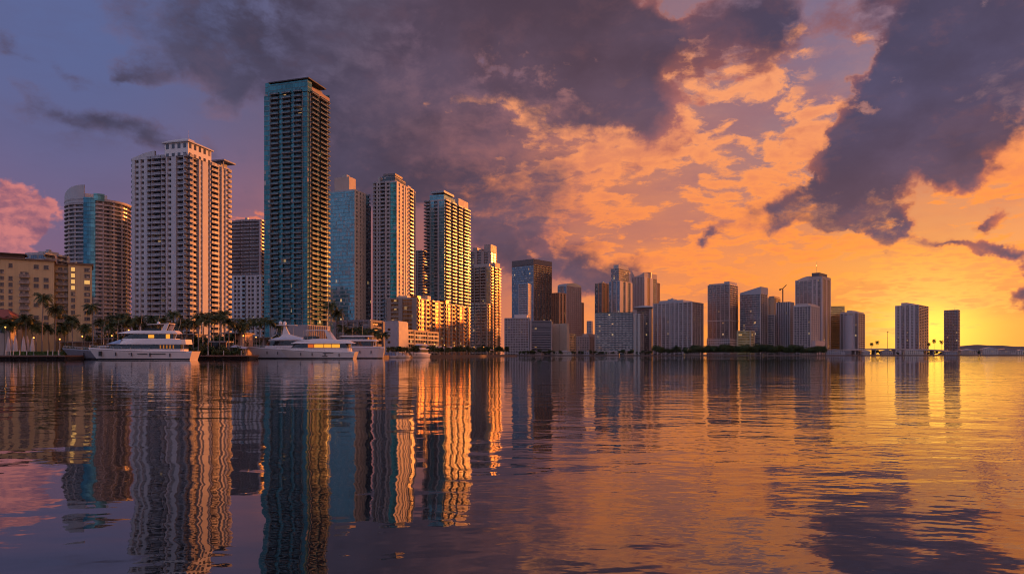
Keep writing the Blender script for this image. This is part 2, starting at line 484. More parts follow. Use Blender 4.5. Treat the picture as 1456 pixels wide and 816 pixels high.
@cached
def rail_glass(tint, metal=0.4, rough=0.12, alpha=0.75):
    """balustrade glass: tinted, partly see-through, bright top rail"""
    m, n = new_mat("balustrade")
    uv = n.new('ShaderNodeTexCoord').outputs['UV']
    sx = n.new('ShaderNodeSeparateXYZ', {0: uv})
    u = n.m('FLOOR', n.m('DIVIDE', sx.outputs[0], 1.4))
    wn = n.new('ShaderNodeTexWhiteNoise', {'W': u}, noise_dimensions='1D')
    geo = n.new('ShaderNodeNewGeometry').outputs['Normal']
    nr = n.vm('NORMALIZE', n.vm('ADD', geo, n.vm('SCALE', n.vm('SUBTRACT', wn.outputs['Color'], (.5, .5, .5)), scale=0.05)))
    c = n.vm('SCALE', tint, scale=n.m('MULTIPLY_ADD', wn.outputs['Value'], 0.5, 0.75))
    bs = n.new('ShaderNodeBsdfPrincipled', {'Base Color': c, 'Metallic': metal, 'Roughness': rough, 'Normal': nr, 'Alpha': alpha})
    finish(n, bs)
    return m

@cached
def lamp_mat(col, strength):
    m, n = new_mat("lamp_glow")
    bs = n.new('ShaderNodeEmission', {'Color': col, 'Strength': strength})
    finish(n, bs)
    return m

@cached
def leafy(col, var=0.5):
    m, n = new_mat("foliage")
    P = n.new('ShaderNodeTexCoord').outputs['Object']
    oi = n.new('ShaderNodeObjectInfo').outputs['Random']
    a = n.noise(P, 1.3, 3.0, 0.6)
    f = n.m('ADD', n.m('MULTIPLY', n.m('SUBTRACT', a, 0.5), var * 2), n.m('MULTIPLY_ADD', oi, 0.5, 0.8))
    bs = n.new('ShaderNodeBsdfPrincipled', {'Base Color': n.mix(n.ss(a, .45, .7), n.vm('SCALE', col, scale=f), n.vm('SCALE', (col[0] * 1.8, col[1] * 1.25, col[2]), scale=f)), 'Roughness': 0.55, 'Specular IOR Level': 0.35})
    finish(n, bs)
    return m

@cached
def metal(col, rough=0.35, mt=0.8):
    m, n = new_mat("metal")
    P = n.new('ShaderNodeTexCoord').outputs['Object']
    a = n.noise(P, 1.5, 4.0, 0.6)
    bs = n.new('ShaderNodeBsdfPrincipled', {'Base Color': n.vm('SCALE', col, scale=n.m('MULTIPLY_ADD', a, 0.4, 0.8)), 'Metallic': mt, 'Roughness': rough})
    finish(n, bs)
    return m

# ------------------------------------------------------------------ water
def build_water():
    m, n = new_mat("water")
    P = n.new('ShaderNodeNewGeometry').outputs['Position']
    dist = n.vm('LENGTH', P)
    def slope(scale, sx, sy, amp, detail, rough, seed):
        """surface gradient of one wave family by finite differences"""
        q = n.vm('ADD', n.vm('MULTIPLY', P, (sx, sy, 1)), (seed, seed * 1.7, 0))
        e = 0.03
        def h(o):
            return n.noise(n.vm('ADD', q, o), scale, detail, rough)
        h0, hx, hy = h((0, 0, 0)), h((e * sx, 0, 0)), h((0, e * sy, 0))
        return (n.m('MULTIPLY', n.m('SUBTRACT', hx, h0), amp / e), n.m('MULTIPLY', n.m('SUBTRACT', hy, h0), amp / e))
    # wind patches: the open side of the bay is rougher than the lee of the towers
    sp = n.new('ShaderNodeSeparateXYZ', {0: P})
    side = n.m('DIVIDE', sp.outputs[0], n.m('ADD', sp.outputs[1], 1.0))
    wind = n.m('MULTIPLY_ADD', n.ss(side, -0.18, 0.22), 0.8, 0.5)
    gust = n.ss(n.noise(n.vm('MULTIPLY', P, (0.02, 0.05, 1)), 1.0, 3.0, 0.5), 0.35, 0.65)
    wind = n.m('MULTIPLY', wind, n.m('MULTIPLY_ADD', gust, 0.5, 0.75))
    s1 = slope(0.55, 0.55, 1.0, WAVE[0], 1.5, 0.45, 3.0)
    s2 = slope(2.0, 0.6, 1.0, WAVE[1], 2.0, 0.5, 11.0)
    s3 = slope(6.5, 0.55, 1.0, 0.0022, 2.0, 0.5, 23.0)
    w3 = n.m('MULTIPLY', n.m('MULTIPLY', wind, wind), n.ss(dist, 140.0, 30.0))
    gx = n.m('ADD', n.m('MULTIPLY', s3[0], w3), n.m('ADD', s1[0], n.m('MULTIPLY', s2[0], wind)))
    gy = n.m('ADD', n.m('MULTIPLY', s3[1], w3), n.m('ADD', s1[1], n.m('MULTIPLY', s2[1], wind)))
    fade = n.m('MULTIPLY_ADD', n.ss(dist, 30.0, 260.0), WAVE[2], 1.0)
    # the ruffled strip under the far shore
    strip = n.m('MULTIPLY', n.ss(sp.outputs[1], 190.0, 260.0), n.ss(side, -0.06, 0.02))
    fade = n.m("ADD", fade, n.m("MULTIPLY", strip, 0.25))
    nr = n.new('ShaderNodeCombineXYZ', {0: n.m('MULTIPLY', n.m('MULTIPLY', gx, fade), -1.0), 1: n.m('MULTIPLY', n.m('MULTIPLY', gy, fade), -1.0), 2: 1.0}).outputs[0]
    nr = n.vm('NORMALIZE', nr)
    bs = n.new('ShaderNodeBsdfPrincipled', {'Base Color': (.006, .012, .018), 'Roughness': 0.015, 'IOR': 2.05, 'Normal': nr})
    finish(n, bs)
    mb = MB()
    mb.face([(-9000, -600, 0), (9000, -600, 0), (9000, 16000, 0), (-9000, 16000, 0)])
    tag(mb.build("water", m), kind="structure")
WAVE = (0.042, 0.012, -0.62)
build_water()

# ------------------------------------------------------------------ land
def build_land():
    m, n = new_mat("paved_ground")
    P = n.new('ShaderNodeTexCoord').outputs['Object']
    a = n.noise(P, 0.08, 6.0, 0.6)
    g = n.ss(n.noise(P, 0.03, 3.0, 0.5), .5, .6)
    c = n.mix(g, n.mix(a, (.10, .09, .085), (.26, .24, .22)), n.mix(a, (.03, .05, .015), (.06, .09, .03)))
    finish(n, n.new('ShaderNodeBsdfPrincipled', {'Base Color': c, 'Roughness': 0.8}))
    seawall = paint((.16, .12, .105), 0.8, 0.3, 0.6, 0.3)
    mb = MB()
    near = [at(-140, 258), at(93, 258), at(93, 266), at(278, 266), at(278, 264), at(349, 266), at(350, 330), at(545, 341), at(560, 395), at(590, 430), at(650, 540), at(728, 720), at(735, 760), at(700, 860), (-40, 1200), (-1500, 2500), (-1500, 300)]
    mb.prism(near, -1.5, 1.5, 1, 0)
    tag(mb.build("shore_ground", [m, seawall]), kind="structure")
    mb = MB()
    far = [(-60, 962), at(800, 960), at(900, 957), at(1010, 954), at(1160, 958), at(1300, 1040), at(1456, 1120), at(1900, 1300), (3500, 1500), (3500, 4000), (-1500, 4000), (-60, 1300)]
    mb.prism(far, -1.5, 1.25, 1, 0)
    tag(mb.build("far_shore_ground", [m, seawall]), kind="structure")
build_land()

# ------------------------------------------------------------------ high-rise generator
WHITE = (.72, .71, .70); CREAM = (.62, .53, .43); GREY = (.40, .39, .39); DGREY = (.20, .19, .20); BROWN = (.24, .15, .11); PALE = (.56, .55, .56)
TEAL = (.05, .18, .205); BLUEG = (.13, .33, .39); SMOKE = (.10, .12, .15); BRONZE = (.25, .17, .12); GREENG = (.06, .26, .23)

def face_box(mb, fr, a, b, d0, d1, z0, z1, m=0):
    O, T, N = fr
    p = [(O[0] + T[0] * u + N[0] * d, O[1] + T[1] * u + N[1] * d) for u, d in ((a, d1), (b, d1), (b, d0), (a, d0))]
    # outward side first keeps the winding counter-clockwise
    q = [p[0], p[1], p[2], p[3]]
    area = sum(q[i][0] * q[(i + 1) % 4][1] - q[(i + 1) % 4][0] * q[i][1] for i in range(4))
    if area < 0: q.reverse()
    mb.prism(q, z0, z1, m, None, a)

def frames(w, d):
    """the four walls of a w x d block: origin, direction along the wall seen from outside left to right, outward normal, length"""
    x, y = w / 2, d / 2
    return [((-x, -y), (1, 0), (0, -1), w), ((x, -y), (0, 1), (1, 0), d), ((x, y), (-1, 0), (0, 1), w), ((-x, y), (0, -1), (-1, 0), d)]

def solve(pl, pc, pr, D, th):
    X, Y = at(pc, D); s, c = math.sin(th), math.cos(th)
    k = (pl - CX) / F; wl = (X - k * Y) / (c + k * s)
    k = (pr - CX) / F; wr = (k * Y - X) / max(s - k * c, 1e-3)
    return wl, wr

def highrise(name, label, cat, pl, pc, pr, ptop, D, theta, L, Rr, fl=3.2, inset=1.2, core=None, slab=None, rail=None, pier=None, span=None,
             glass=None, z0=0.0, wr=None, far=False, proj=1.5, group=None, parapet=1.2, tier='balcony_tier', pd=0.45, H=None, slab_t=.24, wl=None, skip_top=0, rail_h=1.05):
    th = R(theta)
    w, d = solve(pl, pc, pr, D, th)
    if wl: w = wl
    if wr: d = wr
    X, Y = at(pc, D)
    s, c = math.sin(th), math.cos(th)
    cx = X - c * w / 2 + s * d / 2; cy = Y + s * w / 2 + c * d / 2
    H = H or hgt(ptop, D)
    root = thing(name, label, cat, (cx, cy, 0), -th, group)
    core = core or window_wall(SMOKE, 1.6, fl)
    slab = slab or paint(WHITE); rail = rail or rail_glass((.35, .42, .46)); pier = pier or slab; span = span or slab
    glass = glass or core
    NF = max(1, int((H - z0) / fl)); fl = (H - z0) / NF
    fs = frames(w, d)
    mb = MB()
    mb.prism([(-w/2 + inset, -d/2 + inset), (w/2 - inset, -d/2 + inset), (w/2 - inset, d/2 - inset), (-w/2 + inset, d/2 - inset)], 0, H - 0.05, 0, 1)
    mb.build('window_wall', [core, slab], root)
    band = MB()
    o = 0.06
    ring = [(-w/2 - o, -d/2 - o), (w/2 + o, -d/2 - o), (w/2 + o, d/2 + o), (-w/2 - o, d/2 + o)]
    band.prism(ring, -slab_t, 0, 0)
    for i, fr in enumerate(fs):
        bays = (L, Rr, L, Rr)[i]
        if i > 1: bays = bays[::-1]
        tot = sum(b[0] for b in bays); u = 0.0
        for wt, ty in bays:
            a, b = u, u + wt / tot * fr[3]; u = b
            f3 = fr[:3]
            if ty == 'P':
                pm = MB(); face_box(pm, f3, a + .02, b - .02, -inset + .05, pd + i * .004, 0, H + parapet * .6)
                pm.build('wall_pier', pier, root)
            elif ty == 'G':
                pm = MB(); face_box(pm, f3, a + .03, b - .03, -inset + .06, 0.0, 0, H + .02)
                pm.build('glazing', glass, root)
            elif ty == 'B':
                e = .012 * (i + 1)
                face_box(band, f3, a + .05, b - .05, 0.0, proj, -slab_t + e, e, 0)
                face_box(band, f3, a + .08, b - .08, proj - .12, proj - .06, e, e + rail_h, 1)
                face_box(band, f3, a + .08, a + .14, 0.08, proj - .14, e, e + rail_h, 1)
                face_box(band, f3, b - .14, b - .08, 0.08, proj - .14, e, e + rail_h, 1)
            elif ty == 'R':
                face_box(band, f3, a + .05, b - .05, -.10, -.04, 0, rail_h, 1)
            elif ty == 'W':
                face_box(band, f3, a + .01, b - .01, -inset + .08, .22 + i * .003, .01, 1.15, 2)
    if not far:
        me = band.mesh(tier, [slab, rail, span])
        for k in range(1, NF + 1 - skip_top):
            link(tier, me, root, (0, 0, z0 + k * fl))
    else:
        big = MB()
        for k in range(1, NF + 1):
            b0 = len(big.v); z = z0 + k * fl
            big.v += [(x, y, q + z) for x, y, q in band.v]
            big.f += [tuple(i + b0 for i in f) for f in band.f]
            big.uv += band.uv; big.mi += band.mi; big.sm += band.sm
        big.build('floor_edging', [slab, rail, span], root)
    if parapet > 0:
        pb = MB()
        for i, fr in enumerate(fs):
            face_box(pb, fr[:3], .3 + .01 * i, fr[3] - .3 - .01 * i, -.35, -.05, H - .02, H + parapet)
        pb.build('parapet', slab, root)
    root["w"] = w; root["d"] = d; root["h"] = H
    return root, w, d, H, fs

def block(root, part, x0, x1, y0, y1, z0, z1, mats, top=None):
    mb = MB(); mb.box(x0, x1, y0, y1, z0, z1, 0, top)
    return mb.build(part, mats, root)

def roof_plant(root, w, d, H, k=1, col=GREY, tall=4.0, sx=.4, sy=.4, ox=0, oy=0, screen=None):
    b = block(root, 'plant_room', -w * sx / 2 + ox, w * sx / 2 + ox, -d * sy / 2 + oy, d * sy / 2 + oy, H, H + tall, [screen or paint(col, 0.7)])
    mb = MB(); mb.box(-1.4 + ox, 1.4 + ox, -1.0 + oy, 1.0 + oy, H + tall, H + tall + 1.6)
    mb.build('cooling_unit', metal((.35, .35, .36), .5), root)
    return b

def mast(root, x, y, z, h, r=.12):
    mb = MB(); mb.tube((x, y, z), (x, y, z + h), r, r * .4, 5)
    mb.build('mast', metal((.3, .3, .3)), root)

# ------------------------------------------------------------------ towers along the near shore
def near_towers():
    white = paint((.52, .52, .55), .5); cream = paint(CREAM, .6); grey = paint(GREY, .6)
    # --- tall teal glass tower
    core = window_wall((.035, .10, .125), 1.9, 3.3, metal=.5, curtain=.18, curt=(.15, .17, .18), lit=.006, sp=.05)
    teal = window_wall(TEAL, 1.5, 3.3, metal=.7, curtain=.04, lit=.002, frame=(.08, .13, .15), spcol=(.06, .12, .14), sp=.10, tilt=.03, fw=.08)
    Lb = [(5, 'G'), (.5, 'P'), (7, 'B'), (2.6, 'G'), (7, 'B'), (2.2, 'G'), (6.5, 'B'), (.4, 'P'), (3.6, 'G')]
    Rb = [(3, 'G'), (.4, 'P'), (8, 'B'), (1.8, 'G'), (9, 'B'), (.5, 'P'), (2, 'B')]
    root, w, d, H, fs = highrise('glass_tower', 'tallest teal glass tower with stacked balconies and a glass crown', 'skyscraper', 375.5, 437, 467, 129, 450, 17, Lb, Rb, 3.3,
        core=core, slab=paint((.31, .29, .29), .5), rail=rail_glass((.10, .16, .18), .5, .14, .8), pier=paint((.24, .28, .31), .4), glass=teal, proj=1.7, z0=22)
    mb = MB()
    crown = window_wall(TEAL, 1.5, 3.3, metal=.7, curtain=0, lit=0, frame=(.09, .15, .17), spcol=(.07, .14, .16), sp=.12, tilt=.02, fw=.12)
    bronze = paint((.42, .27, .20), .35, .1, .2, .2)
    zt = hgt(114, 450)
    x0, x1, y0, y1 = -w/2 + 3.5, w/2 + .6, -d/2 - .6, d/2 + .4
    mb.wall([(x0, y0), (x1, y0)], H - .5, zt, 0, False)
    mb.wall([(x1, y0), (x1, y0 + 5)], H - .5, zt - .01, 0, False)
    mb.wall([(x1, y1), (x0, y1), (x0, y0)], H - .5, zt - .5, 0, False)
    mb.build('crown_glazing', crown, root)
    mb = MB(); mb.box(x1 - .3, x1 + .02, y0 + 5, y1, H - .5, zt - 3)
    mb.build('crown_panel', bronze, root)
    block(root, 'crown_wing', -w/2 + .2, -w/2 + 3.4, -d/2 + 1, d/2 - 1, H, H + 9, [crown])
    mb = MB(); mb.box(x0 + 1, x1 + 1.2, y0 - .8, y1 - 6, zt + .6, zt + 1.3)
    mb.build('roof_canopy', paint((.06, .055, .06), .5), root)
    block(root, 'plant_room', -w/2 + 6, w/2 - 3, -d/2 + 3, d/2 - 3, H, zt + .55, [paint(DGREY)])
    mast(root, -4, 2, zt + .5, 6, .1); mast(root, 3, 4, zt + .5, 4, .1)
    # podium of the tower
    base = paint((.34, .33, .36), .6)
    block(root, 'podium', -w/2 + 5, w/2 + .9, -d/2 - .9, d/2 + .9, 0, 21.5, [base])
    louv = paint((.50, .33, .22), .5)
    for k in range(9):
        block(root, 'podium_fin', w/2 + .92, w/2 + 1.5, -d/2 + .6 + k * 2.6, -d/2 + .9 + k * 2.6, 2, 21, [louv])
    block(root, 'podium_window', -w/2 + 9, -w/2 + 21, -d/2 - 1.05, -d/2 - .92, 6, 17, [window_wall(SMOKE, 1.5, 3.6)])

    # --- white twin-winged tower with the gabled pavilion
    core = window_wall((.09, .10, .13), 1.7, 3.05, metal=.3, curtain=.34, curt=(.30, .26, .24), lit=.012, sp=.05)
    whiter = rail_glass((.34, .34, .38), .1, .35, .75)
    Lb = [(2.2, 'P'), (3.0, 'W'), (1.6, 'P'), (2.6, 'W'), (2.8, 'P'), (3.2, 'B'), (.3, 'P'), (7.2, 'B'), (.35, 'P'), (3.2, 'B'), (1.3, 'P'), (3.0, 'W'), (3.6, 'P'), (5.6, 'R'), (.6, 'P'), (2.2, 'B')]
    Rb = [(3.0, 'B'), (.5, 'P'), (4.6, 'R'), (1.2, 'P'), (1.6, 'W'), (4.6, 'P'), (1.4, 'W'), (.8, 'P'), (6.4, 'B'), (.8, 'P'), (2.2, 'R'), (1.6, 'P'), (1.8, 'W'), (1.6, 'P'), (3.2, 'B')]
    root, w, d, H, fs = highrise('apartment_tower', 'white condominium tower with gabled roof pavilion and rows of balconies', 'apartment tower', 189, 267, 327, 226, 335, 15, Lb, Rb, 2.62,
        core=core, slab=white, rail=whiter, pier=white, span=white, inset=1.7, proj=1.3, H=118.5 * .8375, pd=.6, parapet=1.9)
    S = .8375
    # roof pavilion on the near corner with shallow hipped roof
    px0, px1, py0, py1 = w/2 - 13, w/2 + .7, -d/2 - .75, -d/2 + 16
    pv = window_wall((.09, .10, .13), 3.4, 4.6, metal=.3, curtain=.1, lit=0, frame=WHITE, fw=1.6, sp=.42, spcol=WHITE)
    block(root, 'roof_pavilion', px0, px1, py0, py1, H + .3, 126.5 * S, [pv, white], 1)
    mb = MB()
    e = .9; xm, ym = (px0 + px1) / 2, (py0 + py1) / 2
    b4 = [(px0 - e, py0 - e), (px1 + e, py0 - e), (px1 + e, py1 + e), (px0 - e, py1 + e)]
    mb.prism(b4, 126.5 * S + .02, 127.2 * S)
    t4 = [(xm - 3, ym - 5), (xm + 3, ym - 5), (xm + 3, ym + 5), (xm - 3, ym + 5)]
    mb.rings([[(x, y, 127.2 * S) for x, y in b4], [(x, y, 130.0 * S) for x, y in t4]], 0, True, True, False)
    mb.prism([(xm - 2, ym - 2), (xm + 2, ym - 2), (xm + 2, ym + 2), (xm - 2, ym + 2)], 130 * S, 131.0 * S)
    mb.build('pavilion_roof', paint((.55, .54, .55), .5), root)
    # curved parapet over the wing
    mb = MB()
    prof = []
    for k in range(13):
        t = k / 12; prof.append((-w/2 - .2 + t * 14, H + .8 + 3.0 * math.sin(t * math.pi / 2)))
    for k in range(12):
        (a, za), (b, zb) = prof[k], prof[k + 1]
        mb.face([(a, -d/2 - .7, H), (b, -d/2 - .7, H), (b, -d/2 - .7, zb), (a, -d/2 - .7, za)])
        mb.face([(b, -d/2 + .3, H), (a, -d/2 + .3, H), (a, -d/2 + .3, za), (b, -d/2 + .3, zb)])
        mb.face([(a, -d/2 - .7, za), (b, -d/2 - .7, zb), (b, -d/2 + .3, zb), (a, -d/2 + .3, za)])
    mb.build('curved_parapet', white, root)
    mb = MB(); mb.box(w/2 - 9, w/2 + 2.4, d/2 - 8, d/2 + 1.6, H + 4.2, H + 4.9)
    mb.box(w/2 - 6, w/2 - 1, d/2 - 6, d/2 - 1, H, H + 4.2)
    mb.box(w/2 - 8, w/2 - 7.6, d/2 - 7, d/2 - 6.6, H, H + 4.2); mb.box(w/2 + 1, w/2 + 1.4, d/2 - 7, d/2 - 6.6, H, H + 4.2)
    mb.build('roof_canopy', paint((.20, .24, .32), .4), root)
    mast(root, xm, ym, 131 * S, 5, .07); mast(root, -w/2 + 19, 0, H + 4, 6, .07); mast(root, -w/2 + 6, 2, H, 5, .06)
    block(root, 'plant_room', -w/2 + 17, -w/2 + 22, -d/2 + 6, d/2 - 6, H, H + 5, [paint((.45, .40, .38))])

    # --- blue glass tower behind
    core = window_wall(BLUEG, 1.5, 3.2, metal=.6, curtain=.18, curt=(.30, .34, .36), lit=.006, frame=(.30, .36, .40), spcol=(.20, .27, .31), sp=.14, tilt=.03)
    Lb = [(3, 'B'), (9, 'G'), (9, 'G'), (4, 'G')]
    Rb = [(1.6, 'P'), (2.2, 'W'), (2.6, 'P'), (2.0, 'W'), (2.0, 'P'), (1.6, 'W'), (2.4, 'P'), (3.0, 'G'), (2.0, 'B')]
    root, w, d, H, fs = highrise('glass_tower', 'blue glass tower with cream striped side close behind the tallest tower', 'skyscraper', 462, 504, 525, 271, 560, 20, Lb, Rb, 3.2,
        core=core, slab=paint((.42, .44, .46)), rail=rail_glass((.25, .36, .42), .5), pier=cream, span=cream, glass=core, tier='floor_edge')
    block(root, 'roof_wing', -w/2 + 2, w/2 - 12, d/2 - 12, d/2 - 2, H, hgt(258, 590), [paint((.50, .38, .32))])
    block(root, 'plant_room', -w/2 + 8, -w/2 + 13, d/2 - 10, d/2 - 6, hgt(258, 590), hgt(254, 590), [grey])
    block(root, 'side_wing', w/2 - 8, w/2 + .8, d/2 - 5, d/2 + 1.5, 0, H - 8, [window_wall(SMOKE, 1.4, 3.2)])

    # --- green glass tower with white piers
    core = window_wall((.07, .10, .12), 1.7, 3.15, metal=.35, curtain=.22, lit=.012, sp=.08)
    green = window_wall((.08, .36, .32), 2.6, 3.15, metal=.65, curtain=.03, lit=.0, frame=(.12, .2, .2), spcol=(.10, .17, .17), sp=.10, tilt=.03)
    Lb = [(.6, 'P'), (2.6, 'B'), (1.4, 'P'), (1.5, 'W'), (1.0, 'P'), (4.2, 'B'), (1.6, 'P'), (2.8, 'W'), (.5, 'P'), (5.6, 'G')]
    Rb = [(2.4, 'P'), (2.0, 'W'), (3.2, 'P'), (2.2, 'W'), (2.0, 'P'), (1.0, 'G'), (2.2, 'P'), (1.6, 'W'), (1.6, 'P'), (5.2, 'B'), (1.2, 'P'), (1.8, 'W'), (1.4, 'P')]
    root, w, d, H, fs = highrise('apartment_tower', 'tower with a green glass corner strip between pale concrete piers', 'apartment tower', 530.5, 563.5, 590.5, 259, 560, 15, Lb, Rb, 3.15,
        core=core, slab=paint((.46, .43, .43)), rail=rail_glass((.30, .30, .33), .2, .3), pier=paint((.48, .45, .45)), span=paint((.46, .42, .41)), glass=green, inset=1.5)
    block(root, 'penthouse', -w/2 + 8, w/2 - 1.5, -d/2 + .6, -d/2 + 22, H, hgt(249, 560), [core])
    block(root, 'roof_screen', -w/2 + 9, w/2 - 1.2, -d/2 + .3, -d/2 + 15, hgt(249, 560), hgt(246, 560), [paint(DGREY)])
    block(root, 'plant_room', -w/2 + 3, -w/2 + 5, -d/2 + 3, -d/2 + 8, H, H + 6, [grey])
    mast(root, 2, -4, hgt(246, 560), 5, .1); mast(root, w/2 - 5, d/2 - 10, H + 3, 6, .1)
    block(root, 'stair_head', w/2 - 9, w/2 - .9, d/2 - 14, d/2 - 7, H, H + 3.5, [cream])

    # --- pale balcony tower on the golden podium
    core = window_wall((.09, .14, .17), 1.6, 3.1, metal=.5, curtain=.2, lit=.01, sp=.06)
    teal2 = window_wall((.13, .33, .38), 1.6, 3.1, metal=.6, rough=.16, curtain=.05, lit=.003, frame=(.34, .40, .43), spcol=(.22, .30, .33), sp=.14, tilt=.03)
    Lb = [(4.2, 'B'), (.5, 'P'), (3.2, 'G'), (3.6, 'R'), (1.0, 'P'), (5.2, 'G')]
    Rb = [(5.5, 'B'), (.6, 'P'), (2.2, 'G'), (5.5, 'B'), (.6, 'P'), (2.0, 'G'), (5.5, 'B'), (.6, 'P'), (1.8, 'G'), (6, 'B'), (.5, 'P'), (2.4, 'B')]
    root, w, d, H, fs = highrise('apartment_tower', 'pale balcony tower rising out of the gold lit podium block', 'apartment tower', 605, 632, 667, 285, 622, 21, Lb, Rb, 3.1,
        core=core, slab=paint((.46, .43, .42)), rail=rail_glass((.28, .27, .28), .3, .34), pier=paint((.44, .44, .46)), glass=teal2, proj=2.0)
    block(root, 'penthouse', -w/2 + 4, w/2 - .8, -d/2 + .5, -d/2 + 24, H, hgt(276, 622), [teal2])
    mb = MB(); mb.box(-w/2 + 6, w/2, -d/2 - 1.2, -d/2 + 20, hgt(274, 622), hgt(271, 622)); mb.build('roof_canopy', paint((.30, .34, .38), .4), root)
    block(root, 'roof_screen', w/2 - 3, w/2 - .1, d/2 - 24, d/2 - 2, H + .1, H + 8.5, [paint((.46, .40, .38))])
    block(root, 'plant_room', -w/2 + 7, w/2 - 5, -d/2 + 3, -d/2 + 18, hgt(276, 622), hgt(274, 622), [grey])

    # --- gold lit podium block
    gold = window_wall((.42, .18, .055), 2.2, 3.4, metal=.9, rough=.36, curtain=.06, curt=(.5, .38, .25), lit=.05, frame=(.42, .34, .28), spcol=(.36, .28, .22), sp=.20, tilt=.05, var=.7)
    Rb = []
    for k in range(13):
        Rb += [(.7 + .5 * (k % 3), 'P'), (4 + (k * 7 % 3), 'BGR'[k % 3]), (2.2, 'W' if k % 2 else 'G')]
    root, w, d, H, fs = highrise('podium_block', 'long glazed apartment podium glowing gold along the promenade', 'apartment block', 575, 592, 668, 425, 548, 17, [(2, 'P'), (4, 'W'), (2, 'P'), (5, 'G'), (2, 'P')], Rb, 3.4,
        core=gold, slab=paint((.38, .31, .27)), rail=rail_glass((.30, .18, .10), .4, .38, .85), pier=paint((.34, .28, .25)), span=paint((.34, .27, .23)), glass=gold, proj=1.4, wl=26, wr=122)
    for k in range(9):
        block(root, 'roof_box', -6 + (k % 3) * 3, 2 + (k % 3) * 3, -d/2 + 6 + k * 13.5, -d/2 + 13 + k * 13.5, H, H + 3.4 + (k * 5 % 4), [gold if k % 2 else paint(CREAM)])

    # --- stepped gold crowned pair at the end of the row
    core = window_wall((.12, .10, .10), 1.9, 3.2, metal=.45, curtain=.25, lit=.02, sp=.1)
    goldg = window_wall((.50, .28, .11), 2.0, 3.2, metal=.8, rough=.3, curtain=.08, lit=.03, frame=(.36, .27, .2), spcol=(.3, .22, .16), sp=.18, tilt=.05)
    root, w, d, H, fs = highrise('apartment_tower', 'brown tower with a crenellated crown behind the end block of the row', 'apartment tower', 666, 697.5, 705, 357, 820, 20,
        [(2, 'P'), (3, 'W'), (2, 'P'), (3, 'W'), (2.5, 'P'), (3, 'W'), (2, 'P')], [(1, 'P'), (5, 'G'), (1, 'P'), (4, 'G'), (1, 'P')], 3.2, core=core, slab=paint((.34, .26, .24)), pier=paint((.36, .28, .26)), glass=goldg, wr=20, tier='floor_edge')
    for k, (a, b, hh) in enumerate(((-w/2 + 6, -w/2 + 12, 5), (-w/2 + 14, -w/2 + 18, 3), (w/2 - 8, w/2 + .6, 8))):
        block(root, 'crown_turret', a, b, -d/2 - .7, d/2 - 2, H - 1, H + hh, [paint((.36, .28, .26))])
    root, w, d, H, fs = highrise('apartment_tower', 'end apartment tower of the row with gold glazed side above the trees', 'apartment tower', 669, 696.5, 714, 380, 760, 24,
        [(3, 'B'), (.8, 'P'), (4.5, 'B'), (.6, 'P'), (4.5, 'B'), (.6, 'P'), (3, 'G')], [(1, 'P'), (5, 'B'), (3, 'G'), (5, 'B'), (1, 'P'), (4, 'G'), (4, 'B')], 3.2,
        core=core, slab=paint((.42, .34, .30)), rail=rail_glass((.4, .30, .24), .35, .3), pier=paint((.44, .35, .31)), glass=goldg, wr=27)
    block(root, 'penthouse', -w/2 + 3, w/2 - 2, -d/2 + 2, d/2 - 6, H, H + 4.5, [paint((.42, .36, .34))])
    block(root, 'roof_screen', w/2 - 5, w/2 + .2, d/2 - 14, d/2 - .5, H, H + 7, [paint((.40, .33, .30))])
    root, w, d, H, fs = highrise('apartment_block', 'lower brown balcony block in front of the end tower of the row', 'apartment block', 668, 692, 703, 433, 722, 20,
        [(4, 'B'), (.6, 'P'), (4, 'B'), (.6, 'P'), (4, 'B')], [(1, 'P'), (4, 'B'), (2, 'G'), (4, 'B'), (1, 'P')], 3.2, core=core, slab=paint((.40, .32, .29)), rail=rail_glass((.5, .42, .34), .5, .12), pier=paint((.42, .34, .30)), glass=goldg, wr=18)

    # --- pair behind the gap between the white tower and the teal tower
    core = window_wall((.10, .09, .10), 1.6, 3.1, metal=.3, curtain=.3, lit=.004, sp=.22, spcol=(.30, .25, .26))
    root, w, d, H, fs = highrise('apartment_tower', 'slim mauve tower ruled with thin floor lines, behind white and teal towers', 'apartment tower', 322, 371, 380, 314, 600, 12,
        [(3, 'B'), (1, 'W'), (4, 'B'), (1, 'W'), (4, 'B'), (1, 'W'), (4, 'B'), (1, 'P')], [(4, 'B'), (1, 'P'), (4, 'B')], 3.1, core=core, slab=paint((.42, .36, .37)), rail=rail_glass((.25, .22, .24), .2, .3), proj=.9)
    roof_plant(root, w, d, H, tall=2.5, sx=.6)
    root, w, d, H, fs = highrise('apartment_block', 'pale block with vertical piers standing low beside the teal tower', 'apartment block', 330, 372, 382, 393, 520, 12,
        [(2, 'P'), (2, 'W'), (1, 'P'), (2, 'W'), (2, 'P'), (3, 'B'), (2, 'P'), (2, 'W'), (1, 'P'), (2, 'W'), (2.4, 'P'), (2, 'W'), (2, 'P')], [(4, 'B'), (1, 'P'), (4, 'B')], 3.2, core=core, slab=paint((.58, .53, .54)), pier=paint((.60, .55, .56)), tier='floor_edge')
    # --- dark slim tower behind
    root, w, d, H, fs = highrise('apartment_tower', 'narrow dark tower in the gap beside the pale balcony tower', 'apartment tower', 588, 602, 606, 357, 800, 20, [(2, 'B'), (1, 'P'), (3, 'B')], [(3, 'B'), (1, 'P')], 3.2,
        core=core, slab=paint((.30, .24, .23)), rail=rail_glass((.25, .2, .2), .2, .3), wr=16, far=True)
